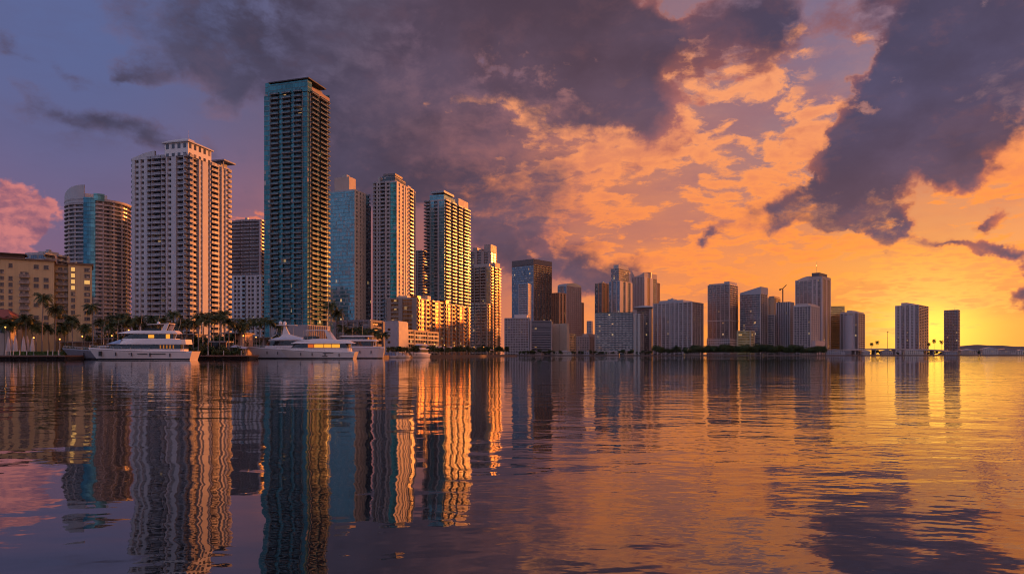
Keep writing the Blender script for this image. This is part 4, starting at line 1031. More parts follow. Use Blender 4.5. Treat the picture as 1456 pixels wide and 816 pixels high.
def causeway():
    D = 1250
    con = paint((.40, .36, .36), .7)
    x0, x1 = at(1165, 1120)[0], at(1330, 1260)[0]
    b = thing('causeway_bridge', 'low concrete causeway bridge on piers crossing below the lone towers', 'bridge', (0, 0, 0))
    mb = MB()
    a, c = Vector((at(1160, 1075)[0], 1075, 0)), Vector((at(1480, 1230)[0], 1230, 0))
    n = 24; lo, hi_ = [], []
    for i in range(n + 1):
        t = i / n; p = a.lerp(c, t); z = 5.5 + 4 * math.sin(min(1, t * 1.6) * math.pi)
        lo.append((p.x, p.y, z)); hi_.append(z)
    mb.rings([[(x, y, z), (x, y, z + 2.2), (x - 6, y + 13, z + 2.2), (x - 6, y + 13, z)] for x, y, z in lo], 0, True, True, False)
    mb.build('deck', con, b)
    for i in range(0, n + 1, 2):
        x, y, z = lo[i]
        mb = MB(); mb.box(x - 4.5, x - 2.5, y + 1, y + 11, 0, z - .05); mb.build('bridge_pier', con, b)
    # low sheds and houses along the far waterfront
    rnd = random.Random(5)
    cols = [(.52, .45, .42), (.42, .34, .32), (.60, .52, .46), (.34, .32, .36), (.50, .36, .28)]
    desc = ['low pale shed', 'low brown shed', 'cream flat roofed house', 'grey warehouse', 'tan warehouse']
    spots = [(1232, 10, 7), (1262, 16, 8), (1300, 26, 9), (1352, 18, 7), (1378, 24, 10), (1408, 22, 13), (1432, 30, 11), (1452, 20, 9), (1188, 26, 9), (1150, 22, 7), (870, 18, 6), (760, 20, 6), (800, 26, 6), (830, 16, 8), (893, 10, 8), (985, 22, 7)]
    near_what = ['below the broad lone tower', 'beside the light pole', 'under the broad lone tower', 'under the slim lone tower', 'at the start of the long mound', 'at the middle of the long mound', 'with highest gable near the end of the mound', 'at the end of the far shore', 'at the foot of the gold glass block', 'at the foot of the pink lit tower', 'before the irregular grid mid-rise', 'before the long low pale offices', 'before the beige windowless block', 'below the pencil thin tower', 'before the pale narrow slab', 'before the broad mauve mid-rise']
    for i, (px, w, h) in enumerate(spots):
        D = 968 + max(0, (px - 1110)) * .62
        x, y = at(px, D)
        k = i % 5
        o = thing('waterfront_shed', desc[k] + ' ' + near_what[i], 'shed', (x, y, 1.2), -.3, 'low buildings on the far waterfront')
        block(o, 'wall', -w/2, w/2, 0, 14, 0, h * .72, [window_wall((.1, .1, .1), 3, 3.4, metal=.1, curtain=.3, frame=cols[k], fw=1.6, sp=.4, spcol=cols[k], lit=.05)])
        mb = MB(); e = .6
        mb.rings([[(-w/2 - e, yy, h * .72), (w/2 + e, yy, h * .72), (w/2 + e, yy, h * .72 + .3), (0, yy, h), (-w/2 - e, yy, h * .72 + .3)] for yy in (14.5, -.5)], 0, True, True, False)
        mb.build('roof', paint((.30, .24, .24) if k % 2 else (.46, .42, .44), .6), o)
    # long low mound on the horizon
    mb = MB(); rr = []
    for i in range(30):
        t = i / 29; px = 1345 + t * 130; D = 1900; x, y = at(px, D)
        z = hgt(503 - 12.5 * math.sin(t * math.pi) ** .22 - .8 * math.sin(t * 7) - .3 * math.sin(t * 23), D) if 0 < i < 29 else 1
        rr.append([(x, y - 40, 0), (x, y, max(z, 1.2)), (x, y + 60, 0)])
    mb.rings(rr, 0, False, False, True)
    tag(mb.build('hill', paint((.16, .13, .12), .9)), kind='structure')
    # pole and antenna mast
    x, y = at(1262, 1250)
    p = thing('light_mast', 'tall thin light pole standing alone on the causeway', 'pole', (x, y, 0))
    mb = MB(); mb.tube((0, 0, 0), (0, 0, hgt(472, 1250)), .45, .3, 6); mb.build('pole', metal((.12, .1, .1)), p)
    mb = MB(); mb.box(-1.2, 1.6, -.5, .5, hgt(472, 1250), hgt(471, 1250)); mb.build('lamp_head', metal((.12, .1, .1)), p)
far_towers(); causeway()

# ------------------------------------------------------------------ yachts
def hull_mesh(L, B, zb, zs, ov, keel=-.7, stern_round=0.0, n=26):
    mb = MB(); rr = []
    for i in range(n):
        t = i / (n - 1)
        t = t ** 1.25
        b = B / 2 * ((1 - (1 - min(t / .5, 1)) ** 2.1)) * (1 - .10 * max(0, (t - .5) / .5) ** 2) + .05
        if stern_round and t > .86: b *= math.sqrt(max(.02, 1 - ((t - .86) / .145) ** 2 * stern_round))
        zd = zs + (zb - zs) * (1 - t) ** 1.7
        xd = -L / 2 + t * L
        ring = []
        for sy in (-1, 1):
            side = []
            for q in (1.0, .8, .55, .3, .05, -.25):
                z = zd * q if q > 0 else keel * .4
                w = b * (.52 + .48 * max(q, 0) ** .7 + .40 * min(1, t * 1.3) * (1 - max(q, 0) ** .6))
                w = min(w, b * 1.0)
                x = xd + ov * (1 - max(q, -.2)) * (1 - t) ** 2.2 - (.9 * (1 - max(q, 0)) * t ** 6)
                side.append((x, sy * w, z))
            ring += side if sy < 0 else side[::-1]
        rr.append(ring)
    mb.rings(rr, 0, True, True, True)
    return mb, rr

def outline(x0, x1, hw, lf, rear=.0, n=9):
    """deck plan: rounded nose at x0, straight sides, slightly rounded tail at x1"""
    p = []
    for i in range(n + 1):
        a = -math.pi / 2 + math.pi * i / n
        p.append((x0 + lf * (1 - math.cos(a)), -hw * math.sin(a)))
    # from +hw side at nose to -hw side: order so the loop is counter-clockwise
    p = [(x, y) for x, y in p]
    q = [(x1 - rear, -hw), (x1, -hw * .72), (x1, hw * .72), (x1 - rear, hw)]
    return p + q

def loft(mb, a, za, b, zb, m=0, caps=True):
    mb.rings([[(x, y, za) for x, y in a], [(x, y, zb) for x, y in b]], m, True, caps, False)

def lerp2(a, b, t, grow=0.0):
    out = []
    cx = sum(p[0] for p in a) / len(a)
    for (x0, y0), (x1, y1) in zip(a, b):
        x, y = x0 + (x1 - x0) * t, y0 + (y1 - y0) * t
        l = math.hypot(x - cx, y) or 1
        out.append((x + (x - cx) / l * grow, y + y / l * grow))
    return out

def gel(c=(.82, .73, .70)):
    return paint(c, .25, .04, .3, .06, .5)
GLASS_D = None
def boat_glass():
    m = _mats.get('boatglass')
    if not m:
        m, n = new_mat("dark_tinted_glass")
        P = n.new('ShaderNodeTexCoord').outputs['Object']
        c = n.mix(n.ss(n.noise(P, 1.2, 2.0, .5), .4, .6), (.01, .012, .016), (.03, .03, .035))
        finish(n, n.new('ShaderNodeBsdfPrincipled', {'Base Color': c, 'Roughness': .06, 'Specular IOR Level': .8}))
        _mats['boatglass'] = m
    return m

def rails(root, pts, h=1.0, every=1, r=.035):
    mb = MB()
    top = [(x, y, z + h) for x, y, z in pts]
    mb.path(top, r, 5); mb.path([(x, y, z + h * .55) for x, y, z in pts], r * .7, 4)
    for p, q in list(zip(pts, top))[::every]: mb.tube(p, q, r * .8, None, 5)
    mb.build('guard_railing', metal((.6, .58, .57), .25), root)

def stripe(root, rr, z0, z1, col):
    """boot stripe just above the waterline"""
    mb = MB()
    def side(sy):
        pts = []
        for ring in rr:
            half = ring[:6] if sy < 0 else ring[6:][::-1]
            pts.append((half[4], half[3]))
        return pts
    for sy in (-1, 1):
        pts = side(sy)
        for k in range(len(pts) - 1):
            q = []
            for p4, p3 in (pts[k], pts[k + 1]):
                f = lambda z: tuple(p4[i] + (p3[i] - p4[i]) * ((z - p4[2]) / max(p3[2] - p4[2], 1e-3)) + (0, sy * .03, 0)[i] for i in range(3))
                q.append((f(z0), f(z1)))
            f4 = [q[0][0], q[1][0], q[1][1], q[0][1]]
            mb.face(f4 if sy < 0 else f4[::-1])
    mb.build('boot_stripe', paint(col, .4), root)

def yacht_base(label, px_bow, D, L, B, zb, zs, ov, yaw=0.0, hullcol=(.84, .73, .69), stern_round=0.0, stripe_col=(.02, .02, .025)):
    X, Y = at(px_bow, D)
    cxx = X + math.cos(yaw) * L / 2; cyy = Y + math.sin(yaw) * L / 2
    root = thing('yacht', label, 'yacht', (cxx, cyy, 0), yaw)
    mb, rr = hull_mesh(L, B, zb, zs, ov, stern_round=stern_round)
    mb.build('hull', gel(hullcol), root)
    stripe(root, rr, .06, .52, stripe_col)
    # rubbing strake, fenders and whip aerials
    for sy in (-1, 1):
        line = []
        for ring in rr[1:-1]:
            half = ring[:6] if sy < 0 else ring[6:][::-1]
            a, b = Vector(half[0]), Vector(half[1]); line.append(a.lerp(b, .55) + Vector((0, sy * .03, 0)))
        mb = MB(); mb.path(line, .055, 5); mb.build('rubbing_strake', paint((.10, .09, .10), .4), root)
    for t in (9, 13, 17, 21):
        p = rr[t][2]
        mb = MB(); mb.tube((p[0], p[1] - .22, p[2] - .6), (p[0], p[1] - .22, p[2] + .6), .2, .2, 8); mb.build('fender', paint((.05, .05, .07), .5), root)
    for k in (-.04, .12):
        mb = MB(); mb.path([(L * k, B * .2, zs + 3), (L * k + .2, B * .2, zs + 9), (L * k + .8, B * .2, zs + 13)], [.05, .04, .02], 4); mb.build('antenna', metal((.55, .53, .52), .3), root)
    pts = [ring[0] for ring in rr][1:18]
    rails(root, [(x, y * .93, z - .02) for x, y, z in pts], .8, 2)
    rails(root, [(x, -y * .93, z - .02) for x, y, z in pts], .8, 2)
    return root

def deckhouse(root, name, a, za, b, zb, mat, win=None, wmat=None, lit=()):
    mb = MB(); loft(mb, a, za, b, zb); o = mb.build(name, mat, root)
    if win:
        t0, t1 = (win[0] - za) / (zb - za), (win[1] - za) / (zb - za)
        mb = MB(); loft(mb, lerp2(a, b, t0, .05), win[0], lerp2(a, b, t1, .05), win[1])
        w = mb.build('window_band', wmat or boat_glass(), o)
    return o

def side_window(root, x0, x1, y, z0, z1, mat, name='lit_window'):
    mb = MB(); mb.box(x0, x1, y - .03, y + .02, z0, z1); return mb.build(name, mat, root)

def yachts():
    wh = gel(); wh2 = gel((.70, .68, .69)); amber = lamp_mat((1.0, .36, .04), 1.0); red = lamp_mat((.9, .16, .03), .6); dark = paint((.03, .03, .03), .5)
    dome = gel((.75, .75, .78)); steel = metal((.55, .53, .52), .3)
    # --- the big three-deck yacht
    k = 236 / F
    X = lambda px: (px - 201) * k
    Z = lambda py: (511.4 - py) * k
    r = yacht_base('large white three deck motor yacht moored bow out before the white tower', 125, 236, 37.0, 7.6, 4.3, 3.0, 3.2, .03)
    a = outline(X(150), X(262), 3.1, 7.5, .5); b = outline(X(158), X(262), 3.0, 8.0, .5)
    deckhouse(r, 'main_cabin', a, 3.0, b, 5.45, wh, (3.75, 5.2))
    a = outline(X(151), X(267), 3.65, 9.5, 1.0); b = outline(X(172), X(266), 3.35, 9.0, 1.0)
    deckhouse(r, 'upper_deck', a, 5.4, b, 7.05, wh)
    mb = MB(); loft(mb, outline(X(152.5), X(172), 3.3, 6, 0), 5.55, outline(X(171), X(178), 2.6, 1.6, 0), 7.0); mb.build('windscreen', paint((.30, .40, .58), .15), r)
    a = outline(X(172), X(251), 2.6, 6.5, .4); b = outline(X(180), X(251), 2.45, 5.5, .4)
    deckhouse(r, 'wheelhouse', a, 7.0, b, 9.1, wh, (7.35, 8.85))
    a = outline(X(165), X(254), 2.95, 9.0, 1.2); b = outline(X(182), X(250), 2.6, 7.0, 1.2)
    deckhouse(r, 'roof', a, 9.1, b, 10.1, wh)
    # radar arch
    for s in (-1, 1):
        mb = MB(); y = s * 2.2
        mb.rings([[(X(232), y - .14, 10.0), (X(239), y - .14, 10.0), (X(239), y + .14, 10.0), (X(232), y + .14, 10.0)], [(X(236.5), y - .12, 12.2), (X(243), y - .12, 12.5), (X(243), y + .12, 12.5), (X(236.5), y + .12, 12.2)]], 0, True, True, False)
        mb.build('arch_leg', wh, r)
        mb = MB(); mb.path([(X(205), y * .9, 10.0), (X(213), y * .95, 11.5), (X(222), y, 12.2)], .12, 5); mb.build('arch_strut', dark, r)
    mb = MB(); mb.rings([[(x, -2.35, z), (x, 2.35, z), (x, 2.35, z + .22), (x, -2.35, z + .22)] for x, z in ((X(212), 12.05), (X(225), 12.2), (X(243.2), 12.45))], 0, True, True, False); mb.build('hard_top', wh, r)
    mb = MB(); mb.rings([[(X(224) + q * math.cos(t), q * math.sin(t), z) for t in [2 * math.pi * i / 12 for i in range(12)]] for q, z in ((.3, 12.4), (.55, 12.6), (.5, 13.0), (.2, 13.25))]); mb.build('radar_dome', dome, r)
    mb = MB(); mb.path([(X(249), 1.2, 10.0), (X(252), 1.2, 12.2), (X(253), 1.2, 14.2)], [.06, .05, .03], 5); mb.build('antenna', steel, r)
    mb = MB(); mb.rings([[(X(206), -1.8, 10.05), (X(231), -1.8, 10.05), (X(231), 1.8, 10.05), (X(206), 1.8, 10.05)], [(X(209), -1.6, 10.9), (X(231), -1.7, 11.0), (X(231), 1.7, 11.0), (X(209), 1.6, 10.9)]], 0, True, True, False); mb.build('flybridge_seat', dark, r)
    side_window(r, X(215), X(223), -2.72, 7.55, 8.6, amber); side_window(r, X(239.5), X(245), -2.72, 7.4, 8.8, amber)
    for i, px in enumerate((232, 236.5, 241, 245.5, 250)):
        side_window(r, X(px), X(px + 1.6), -3.22, 3.9, 5.1, lamp_mat((.8, .25, .05), .45))
    for px in (252, 258, 264.5):
        mb = MB(); mb.tube((X(px), -2.9, 3.0), (X(px), -2.9, 5.45), .09, None, 6); mb.build('post', wh2, r)
    mb = MB(); mb.tube((X(251.5), -2.6, 7.0), (X(255), -2.6, 9.2), .16, None, 6); mb.build('post', wh2, r)
    for x0, x1 in ((202, 216), (218, 241)):
        side_window(r, X(x0), X(x1), -3.83, 1.95, 2.2, dark, 'hull_vent')
    mb = MB(); mb.box(X(145), X(148.5), -2.25, -1.8, 1.3, 3.0); mb.build('anchor_pocket', dark, r)
    mb = MB(); mb.box(X(190), X(191.2), -3.86, -3.7, 2.0, 2.3); mb.build('porthole', dark, r)
    # --- the yacht with amber cabin windows
    k = 291 / F
    X = lambda px: (px - 452.5) * k
    r = yacht_base('white motor yacht with glowing amber cabin windows below the tallest tower', 397, 291, 33.2, 7.2, 4.4, 3.0, 4.2, -.02, (.78, .70, .66))
    a = outline(X(409), X(500), 3.0, 9.0, .6); b = outline(X(420), X(497), 2.85, 8.5, .6)
    deckhouse(r, 'saloon', a, 3.1, b, 6.55, wh, (4.6, 6.35))
    a = outline(X(413), X(506), 3.3, 11.0, 1.5); b = outline(X(424), X(498), 2.9, 10.0, 2.5)
    deckhouse(r, 'coach_roof', a, 6.55, b, 7.6, wh)
    a = outline(X(420), X(490), 2.8, 9, 2.5); b = outline(X(436), X(474), 2.2, 5, 2)
    deckhouse(r, 'roof_crown', a, 7.58, b, 8.5, wh)
    for x0, x1, mt in ((441.5, 449.5, red), (450.5, 463.5, amber), (464.5, 474, amber), (475, 486.5, amber)):
        side_window(r, X(x0), X(x1), -3.08, 4.75, 6.2, mt)
    mb = MB(); mb.rings([[(X(437), -2.3, 11.9), (X(468), -2.3, 12.0), (X(468), 2.3, 12.0), (X(437), 2.3, 11.9)], [(X(438), -2.2, 12.15), (X(467), -2.2, 12.25), (X(467), 2.2, 12.25), (X(438), 2.2, 12.15)]], 0, True, True, False); mb.build('hard_top', wh, r)
    for s in (-1, 1):
        mb = MB(); y = s * 2.2
        mb.rings([[(X(469), y - .13, 8.2), (X(478), y - .13, 8.0), (X(478), y + .13, 8.0), (X(469), y + .13, 8.2)], [(X(464), y - .1, 12.0), (X(468), y - .1, 12.0), (X(468), y + .1, 12.0), (X(464), y + .1, 12.0)]], 0, True, True, False); mb.build('arch_leg', wh, r)
        for px in (433, 440, 447):
            mb = MB(); mb.tube((X(px), y, 8.3), (X(px + 1.5), y, 12.0), .07, None, 5); mb.build('post', steel, r)
    mb = MB(); loft(mb, outline(X(431), X(452), 2.1, 3, 0), 8.4, outline(X(434), X(452), 2.0, 2.4, 0), 9.7); mb.build('flybridge_screen', boat_glass(), r)
    mb = MB(); mb.tube((X(466.5), 0, 12.1), (X(467.5), 0, 25.5), .11, .04, 6); mb.build('mast', wh2, r)
    for x0, x1, z in ((463, 478, 2.4), (462, 470, 1.2)): side_window(r, X(x0), X(x1), -3.63, z, z + .22, dark, 'hull_vent')
    mb = MB(); mb.tube((X(501), -2.9, 3.0), (X(503), -2.9, 6.6), .12, None, 6); mb.build('post', wh2, r)
    # --- the yacht with the radar mast
    k = 306 / F
    X = lambda px: (px - 402) * k
    r = yacht_base('pale grey yacht with a tall swept radar mast, half behind the amber lit yacht', 350, 306, 33, 7.0, 5.7, 3.8, 4.6, .02, (.60, .58, .60))
    a = outline(X(374), X(446), 2.9, 6, .5); b = outline(X(382), X(444), 2.6, 6, .5)
    deckhouse(r, 'main_cabin', a, 3.9, b, 8.4, wh2, (5.9, 8.0))
    a = outline(X(380), X(436), 3.0, 8, 1); b = outline(X(394), X(428), 2.4, 6, 3)
    deckhouse(r, 'roof', a, 8.4, b, 9.6, gel((.55, .58, .66)))
    mb = MB(); mb.rings([[(x0, -w_, z), (x1, -w_, z), (x1, w_, z), (x0, w_, z)] for x0, x1, w_, z in ((X(398), X(428), 1.6, 9.4), (X(402), X(411), 1.0, 11), (X(403), X(407), .6, 13.6), (X(402.5), X(405), .4, 15.6))], 0, True, True, False); mb.build('radar_mast', wh2, r)
    mb = MB(); mb.box(X(394), X(421), -1.5, 1.5, 14.8, 15.1); mb.build('spreader', wh2, r)
    for px, y in ((399, -.8), (403.5, .8)):
        mb = MB(); mb.rings([[(X(px) + q * math.cos(t), y + q * math.sin(t), z) for t in [2 * math.pi * i / 12 for i in range(12)]] for q, z in ((.5, 15.1), (.8, 15.6), (.7, 16.3), (.25, 16.8))]); mb.build('radar_dome', dome, r)
    mb = MB(); mb.path([(X(383), 1, 9.2), (X(391), 1, 11.0), (X(393), 1, 13.5)], [.16, .12, .08], 5); mb.build('outrigger', steel, r)
    mb = MB(); mb.box(X(412), X(432), -2.65, -2.6, 6.0, 7.8); mb.build('lit_window', lamp_mat((.8, .24, .08), .35), r)
    # --- the round sterned yacht
    k = 325 / F
    X = lambda px: (px - 505) * k
    r = yacht_base('round sterned pale yacht with layered open decks, behind the amber lit yacht', 460, 325, 29.2, 7.4, 6.2, 5.6, 3.2, 0.0, (.66, .60, .62), 1.0)
    a = outline(X(474), X(534), 3.0, 5, 1.0); b = outline(X(480), X(533), 2.8, 5, 1)
    deckhouse(r, 'main_cabin', a, 5.5, b, 8.2, paint((.25, .16, .13), .4), (6.0, 7.8))
    mb = MB(); loft(mb, outline(X(468), X(539), 3.5, 6, 2), 8.2, outline(X(474), X(537), 3.3, 6, 2), 8.9); mb.build('upper_deck', wh, r)
    a = outline(X(484), X(526), 2.4, 4, 1); b = outline(X(488), X(524), 2.2, 4, 1)
    deckhouse(r, 'wheelhouse', a, 8.9, b, 10.3, wh2, (9.1, 10.1))
    mb = MB(); loft(mb, outline(X(480), X(534), 2.9, 8, 3), 10.3, outline(X(488), X(530), 2.6, 8, 3), 10.9); mb.build('roof', gel((.70, .60, .56)), r)
    for px in (529, 534, 537):
        mb = MB(); mb.tube((X(px), -2.6, 5.5), (X(px), -2.6, 8.2), .1, None, 6); mb.build('post', wh2, r)
    mb = MB(); mb.tube((X(489), 0, 10.8), (X(489), 0, 22), .1, .04, 6); mb.build('mast', wh2, r)
    # --- dark grey bow behind the big yacht
    r = yacht_base('dark grey hulled yacht, only its bow showing past the large yacht', 88, 259, 32, 6.8, 4.4, 2.8, 3.6, .03, (.20, .21, .25))
    deckhouse(r, 'main_cabin', outline(-4, 13, 2.6, 6, .5), 2.9, outline(-2, 13, 2.4, 5, .5), 5.2, gel((.45, .45, .48)), (3.6, 4.9))
    # --- small cruiser further along the quay
    X0, Y0 = at(596, 405)
    r = thing('motor_cruiser', 'small white cruiser with two stacked roofs moored by the golden podium', 'motor boat', (X0, Y0, 0), R(62))
    mb, rr = hull_mesh(17, 5.2, 3.2, 2.3, 2.2); mb.build('hull', gel(), r); stripe(r, rr, .1, .3, (.02, .02, .03))
    deckhouse(r, 'main_cabin', outline(-4, 7, 2.1, 3, .4), 2.3, outline(-2.5, 6.6, 1.9, 3, .4), 4.8, wh, (3.2, 4.5))
    mb = MB(); loft(mb, outline(-4.5, 8, 2.5, 4, 1), 4.8, outline(-3.5, 7.4, 2.2, 4, 1), 5.3); mb.build('upper_deck', wh, r)
    deckhouse(r, 'wheelhouse', outline(-2, 4.6, 1.8, 2.4, .3), 5.3, outline(-1.2, 4.4, 1.6, 2.2, .3), 7.4, wh, (5.8, 7.0))
    mb = MB(); loft(mb, outline(-3, 6.4, 2.2, 4, 1.5), 7.4, outline(-2, 5.8, 1.9, 4, 1.5), 8.0); mb.build('roof', gel((.60, .62, .72)), r)

def small_boats():
    for px, D, yaw, col, lab in ((553, 372, 20, (.16, .24, .42), 'small boat under a blue cover beside the round sterned yacht'), (566, 380, 35, (.52, .50, .52), 'small boat under a grey white cover before the white annex'), (575, 392, 60, (.30, .22, .20), 'small open boat with a brown canopy next to the little cruiser')):
        x, y = at(px, D)
        r = thing('small_boat', lab, 'boat', (x, y, 0), R(yaw))
        mb, rr = hull_mesh(8.5, 2.9, 1.7, 1.2, 1.1); mb.build('hull', gel((.70, .66, .64)), r); stripe(r, rr, .06, .24, (.02, .02, .03))
        mb = MB(); mb.rings([[(xx, -w_, z0_), (xx, -w_ * .6, z1_), (xx, w_ * .6, z1_), (xx, w_, z0_)] for xx, w_, z0_, z1_ in ((-2.6, .7, 1.5, 1.8), (-1, 1.1, 1.3, 2.9), (1.6, 1.2, 1.2, 3.0), (3.9, 1.1, 1.2, 1.7))], 0, True, True, False); mb.build('cover', paint(col, .7), r)
small_boats()

# ------------------------------------------------------------------ plants
def palm_meshes(seed, h, nf, fl, lean):
    rnd = random.Random(seed)
    t = MB(); pts = []
    for i in range(8):
        q = i / 7; pts.append((lean * q * q, .15 * math.sin(q * 4), h * q))
    t.path(pts, [.30, .24, .20, .18, .17, .16, .15, .17], 7)
    c = MB(); top = Vector(pts[-1])
    for k in range(nf):
        a = 2 * math.pi * k / nf + rnd.uniform(-.25, .25)
        el = rnd.uniform(-.5, 1.25); L = fl * rnd.uniform(.8, 1.12)
        d = Vector((math.cos(a), math.sin(a), 0)); side = Vector((-math.sin(a), math.cos(a), 0))
        n = 9; sp = []
        ang = el
        p = top + Vector((0, 0, .1))
        for i in range(n + 1):
            sp.append(p.copy()); p = p + (d * math.cos(ang) + Vector((0, 0, 1)) * math.sin(ang)) * (L / n)
            ang -= (.16 + .10 * i / n) * rnd.uniform(.8, 1.2)
        for i in range(n):
            w = .80 * fl / 3.0 * math.sin(math.pi * (.12 + .86 * i / n)) + .06
            for s in (-1, 1):
                for hh in (0, .5):
                    q0 = sp[i].lerp(sp[i + 1], hh); q1 = sp[i].lerp(sp[i + 1], hh + .42)
                    tip = q0.lerp(sp[i + 1], .8) + side * s * w - Vector((0, 0, w * rnd.uniform(.35, .8)))
                    c.face([q0, q1, tip] if s > 0 else [q1, q0, tip])
        c.path([sp[0], sp[4], sp[-1]], [.05, .04, .015], 3, 0)
    return t, c

def crown_mesh(rnd, rx, rz, zc, leaves, size, lobes=7):
    c = MB(); lob = []
    for i in range(lobes):
        a = rnd.uniform(0, 6.28); q = rnd.uniform(.2, .75)
        lob.append((Vector((rx * q * math.cos(a), rx * q * math.sin(a), zc + rnd.uniform(-.55, .7) * rz)), rnd.uniform(.32, .6) * rx))
    for i in range(leaves):
        ce, rad = lob[i % lobes]
        v = Vector((rnd.gauss(0, 1), rnd.gauss(0, 1), rnd.gauss(0, .8))).normalized()
        p = ce + v * rad * rnd.uniform(.55, 1.05)
        n = (v + Vector((rnd.gauss(0, .6), rnd.gauss(0, .6), rnd.gauss(0, .6)))).normalized()
        a = n.orthogonal().normalized(); b = n.cross(a); s = size * rnd.uniform(.6, 1.3)
        c.face([p + a * s, p + b * s * .6, p - a * s, p - b * s * .6])
    return c, lob

def tree_meshes(seed, h, rx, leaves, size):
    rnd = random.Random(seed)
    c, lob = crown_mesh(rnd, rx, h * .32, h * .64, leaves, size)
    t = MB(); t.path([(0, 0, 0), (.1, .05, h * .3), (.05, 0, h * .5)], [h * .035, h * .028, h * .02], 6)
    for ce, rad in lob: t.tube((.05, 0, h * .38), tuple(ce), h * .014, h * .004, 4)
    return t, c

def plants():
    bark = paint((.17, .135, .115), .9, .3, 2.0, .2); palmbark = paint((.24, .205, .185), .85, .3, 1.2, .1)
    pl = [leafy((.042, .066, .022)), leafy((.055, .068, .020)), leafy((.030, .056, .022))]
    protos = []
    for i, (h, nf, fl, lean) in enumerate(((11, 34, 3.6, .5), (13.5, 30, 3.7, -.4), (9, 36, 3.5, .9), (16, 30, 3.5, .3), (7.5, 36, 3.4, -.6))):
        t, c = palm_meshes(10 + i, h, nf, fl, lean)
        protos.append((h, t.mesh('trunk', palmbark), c.mesh('crown', pl[i % 3])))
    rnd = random.Random(21)
    def palm(px, py, D, label, group, i=None):
        h = hgt(py, D) - 1.5
        k = i if i is not None else min(range(5), key=lambda q: abs(protos[q][0] - h))
        x, y = at(px, D)
        o = thing('palm_tree', label, 'palm tree', (x, y, 1.5), rnd.uniform(0, 6.28), group)
        link('trunk', protos[k][1], o); link('crown', protos[k][2], o)
        s = h / protos[k][0]
        o.scale = (max(.95, min(1.3, 1.12 * s ** .4)),) * 2 + (s,)
        return o
    g1 = 'palms before the yellow hotel'
    palm(60, 424, 268, 'tallest palm before the yellow hotel, crown over its middle windows', g1, 3)
    palm(78, 440, 272, 'palm of middle height just beside the tallest palm by the hotel', g1, 1)
    palm(132, 437, 276, 'lone tall slender palm at the corner between hotel and round tower', g1, 3)
    palm(104, 455, 271, 'bushy wide palm rising above the dark grey bow', g1, 0)
    for px, py, D in ((-6, 458, 270), (6, 456, 272), (14, 462, 266), (24, 455, 268), (31, 460, 276), (38, 453, 265), (46, 458, 274), (52, 464, 268), (70, 466, 280), (84, 468, 278), (92, 464, 283)):
        palm(px, py, D, 'leafy palm in the dark row under the yellow hotel windows', g1)
    g2 = 'palms before the white gabled tower'
    for px, py, D in ((120, 466, 285), (145, 458, 279), (153, 464, 270), (160, 452, 283), (168, 458, 276), (176, 450, 286), (184, 456, 274), (191, 462, 282), (198, 455, 279), (207, 462, 284), (214, 453, 276), (222, 460, 287), (230, 456, 275), (238, 464, 284), (258, 462, 277), (266, 458, 286)):
        palm(px, py, D, 'palm in the thick row behind the large three deck yacht', g2)
    palm(246, 447, 281, 'tallest palm of the row right behind the large yacht arch', g2, 3)
    for px, py, D in ((275, 460, 272), (282, 453, 268), (290, 449, 276), (296, 455, 270), (304, 450, 282), (312, 452, 274), (318, 446, 286), (326, 458, 272), (334, 462, 279)):
        palm(px, py, D, 'palm at the orange lit foot of the white gabled tower', g2)
    g3 = 'palms between the white tower and the tallest tower'
    for px, py, D in ((342, 464, 282), (347, 458, 292), (353, 462, 334), (361, 456, 338), (369, 460, 336), (377, 455, 342), (385, 458, 338), (392, 462, 344), (399, 466, 340)):
        palm(px, py, D, 'palm in the clump behind the grey yacht with the radar mast', g3)
    palm(470, 435, 345, 'very tall dark palm beside the foot of the tallest tower', g3, 3); palm(481, 446, 350, 'second tall dark palm by the foot of the tallest tower', g3, 1)
    BACKTREES = True
    for px, py, D in ((488, 466, 345), (497, 470, 350), (507, 468, 352), (518, 472, 349), (528, 470, 356), (537, 474, 352), (545, 476, 360)):
        palm(px, py, D, 'palm in the row before the grey parking deck', 'palms before the parking deck')
    # young palms and trees along the promenade
    tp = []
    for i, (h, rx) in enumerate(((6.5, 2.3), (7.5, 2.6), (5.5, 2.2))):
        t, c = tree_meshes(40 + i, h, rx, 420, .42); tp.append((h, t.mesh('trunk', bark), c.mesh('crown', pl[i])))
    def tree(px, D, h, label, group, set_, z=1.5):
        k = rnd.randrange(len(set_)); x, y = at(px, D)
        o = thing('shade_tree', label, 'tree', (x, y, z), rnd.uniform(0, 6.28), group)
        link('trunk', set_[k][1], o); link('crown', set_[k][2], o)
        o.scale = (h / set_[k][0] * rnd.uniform(.9, 1.15),) * 2 + (h / set_[k][0],)
    g4 = 'clipped trees along the promenade'
    for i in range(34):
        t = i / 33; px = 552 + t * 168
        D = 315 + (px - 552) * 1.75 if px < 600 else 399 + (px - 600) * 2.7
        tree(px, D + 14, 1.5 + 12.5 / F * D * rnd.uniform(.85, 1.1) - 1, 'small round tree in the promenade row under the golden podium', g4, tp)
    for i in range(30):
        px = 118 + i * 9.6 + rnd.uniform(-3, 3); D = (297 if px < 347 else 340) + rnd.uniform(0, 10)
        tree(px, D, rnd.uniform(7.5, 11.5), 'dark leafy tree in the thicket behind the quay palms', 'dark trees behind the palms', tp)
    fp = []
    for i, (h, rx) in enumerate(((12, 5.5), (10, 5.0), (14, 6.0), (9, 5.5))):
        t, c = tree_meshes(60 + i, h, rx, 520, .85); fp.append((h, t.mesh('trunk', bark), c.mesh('crown', pl[i % 3])))
    g5 = 'dark trees on the far shore'
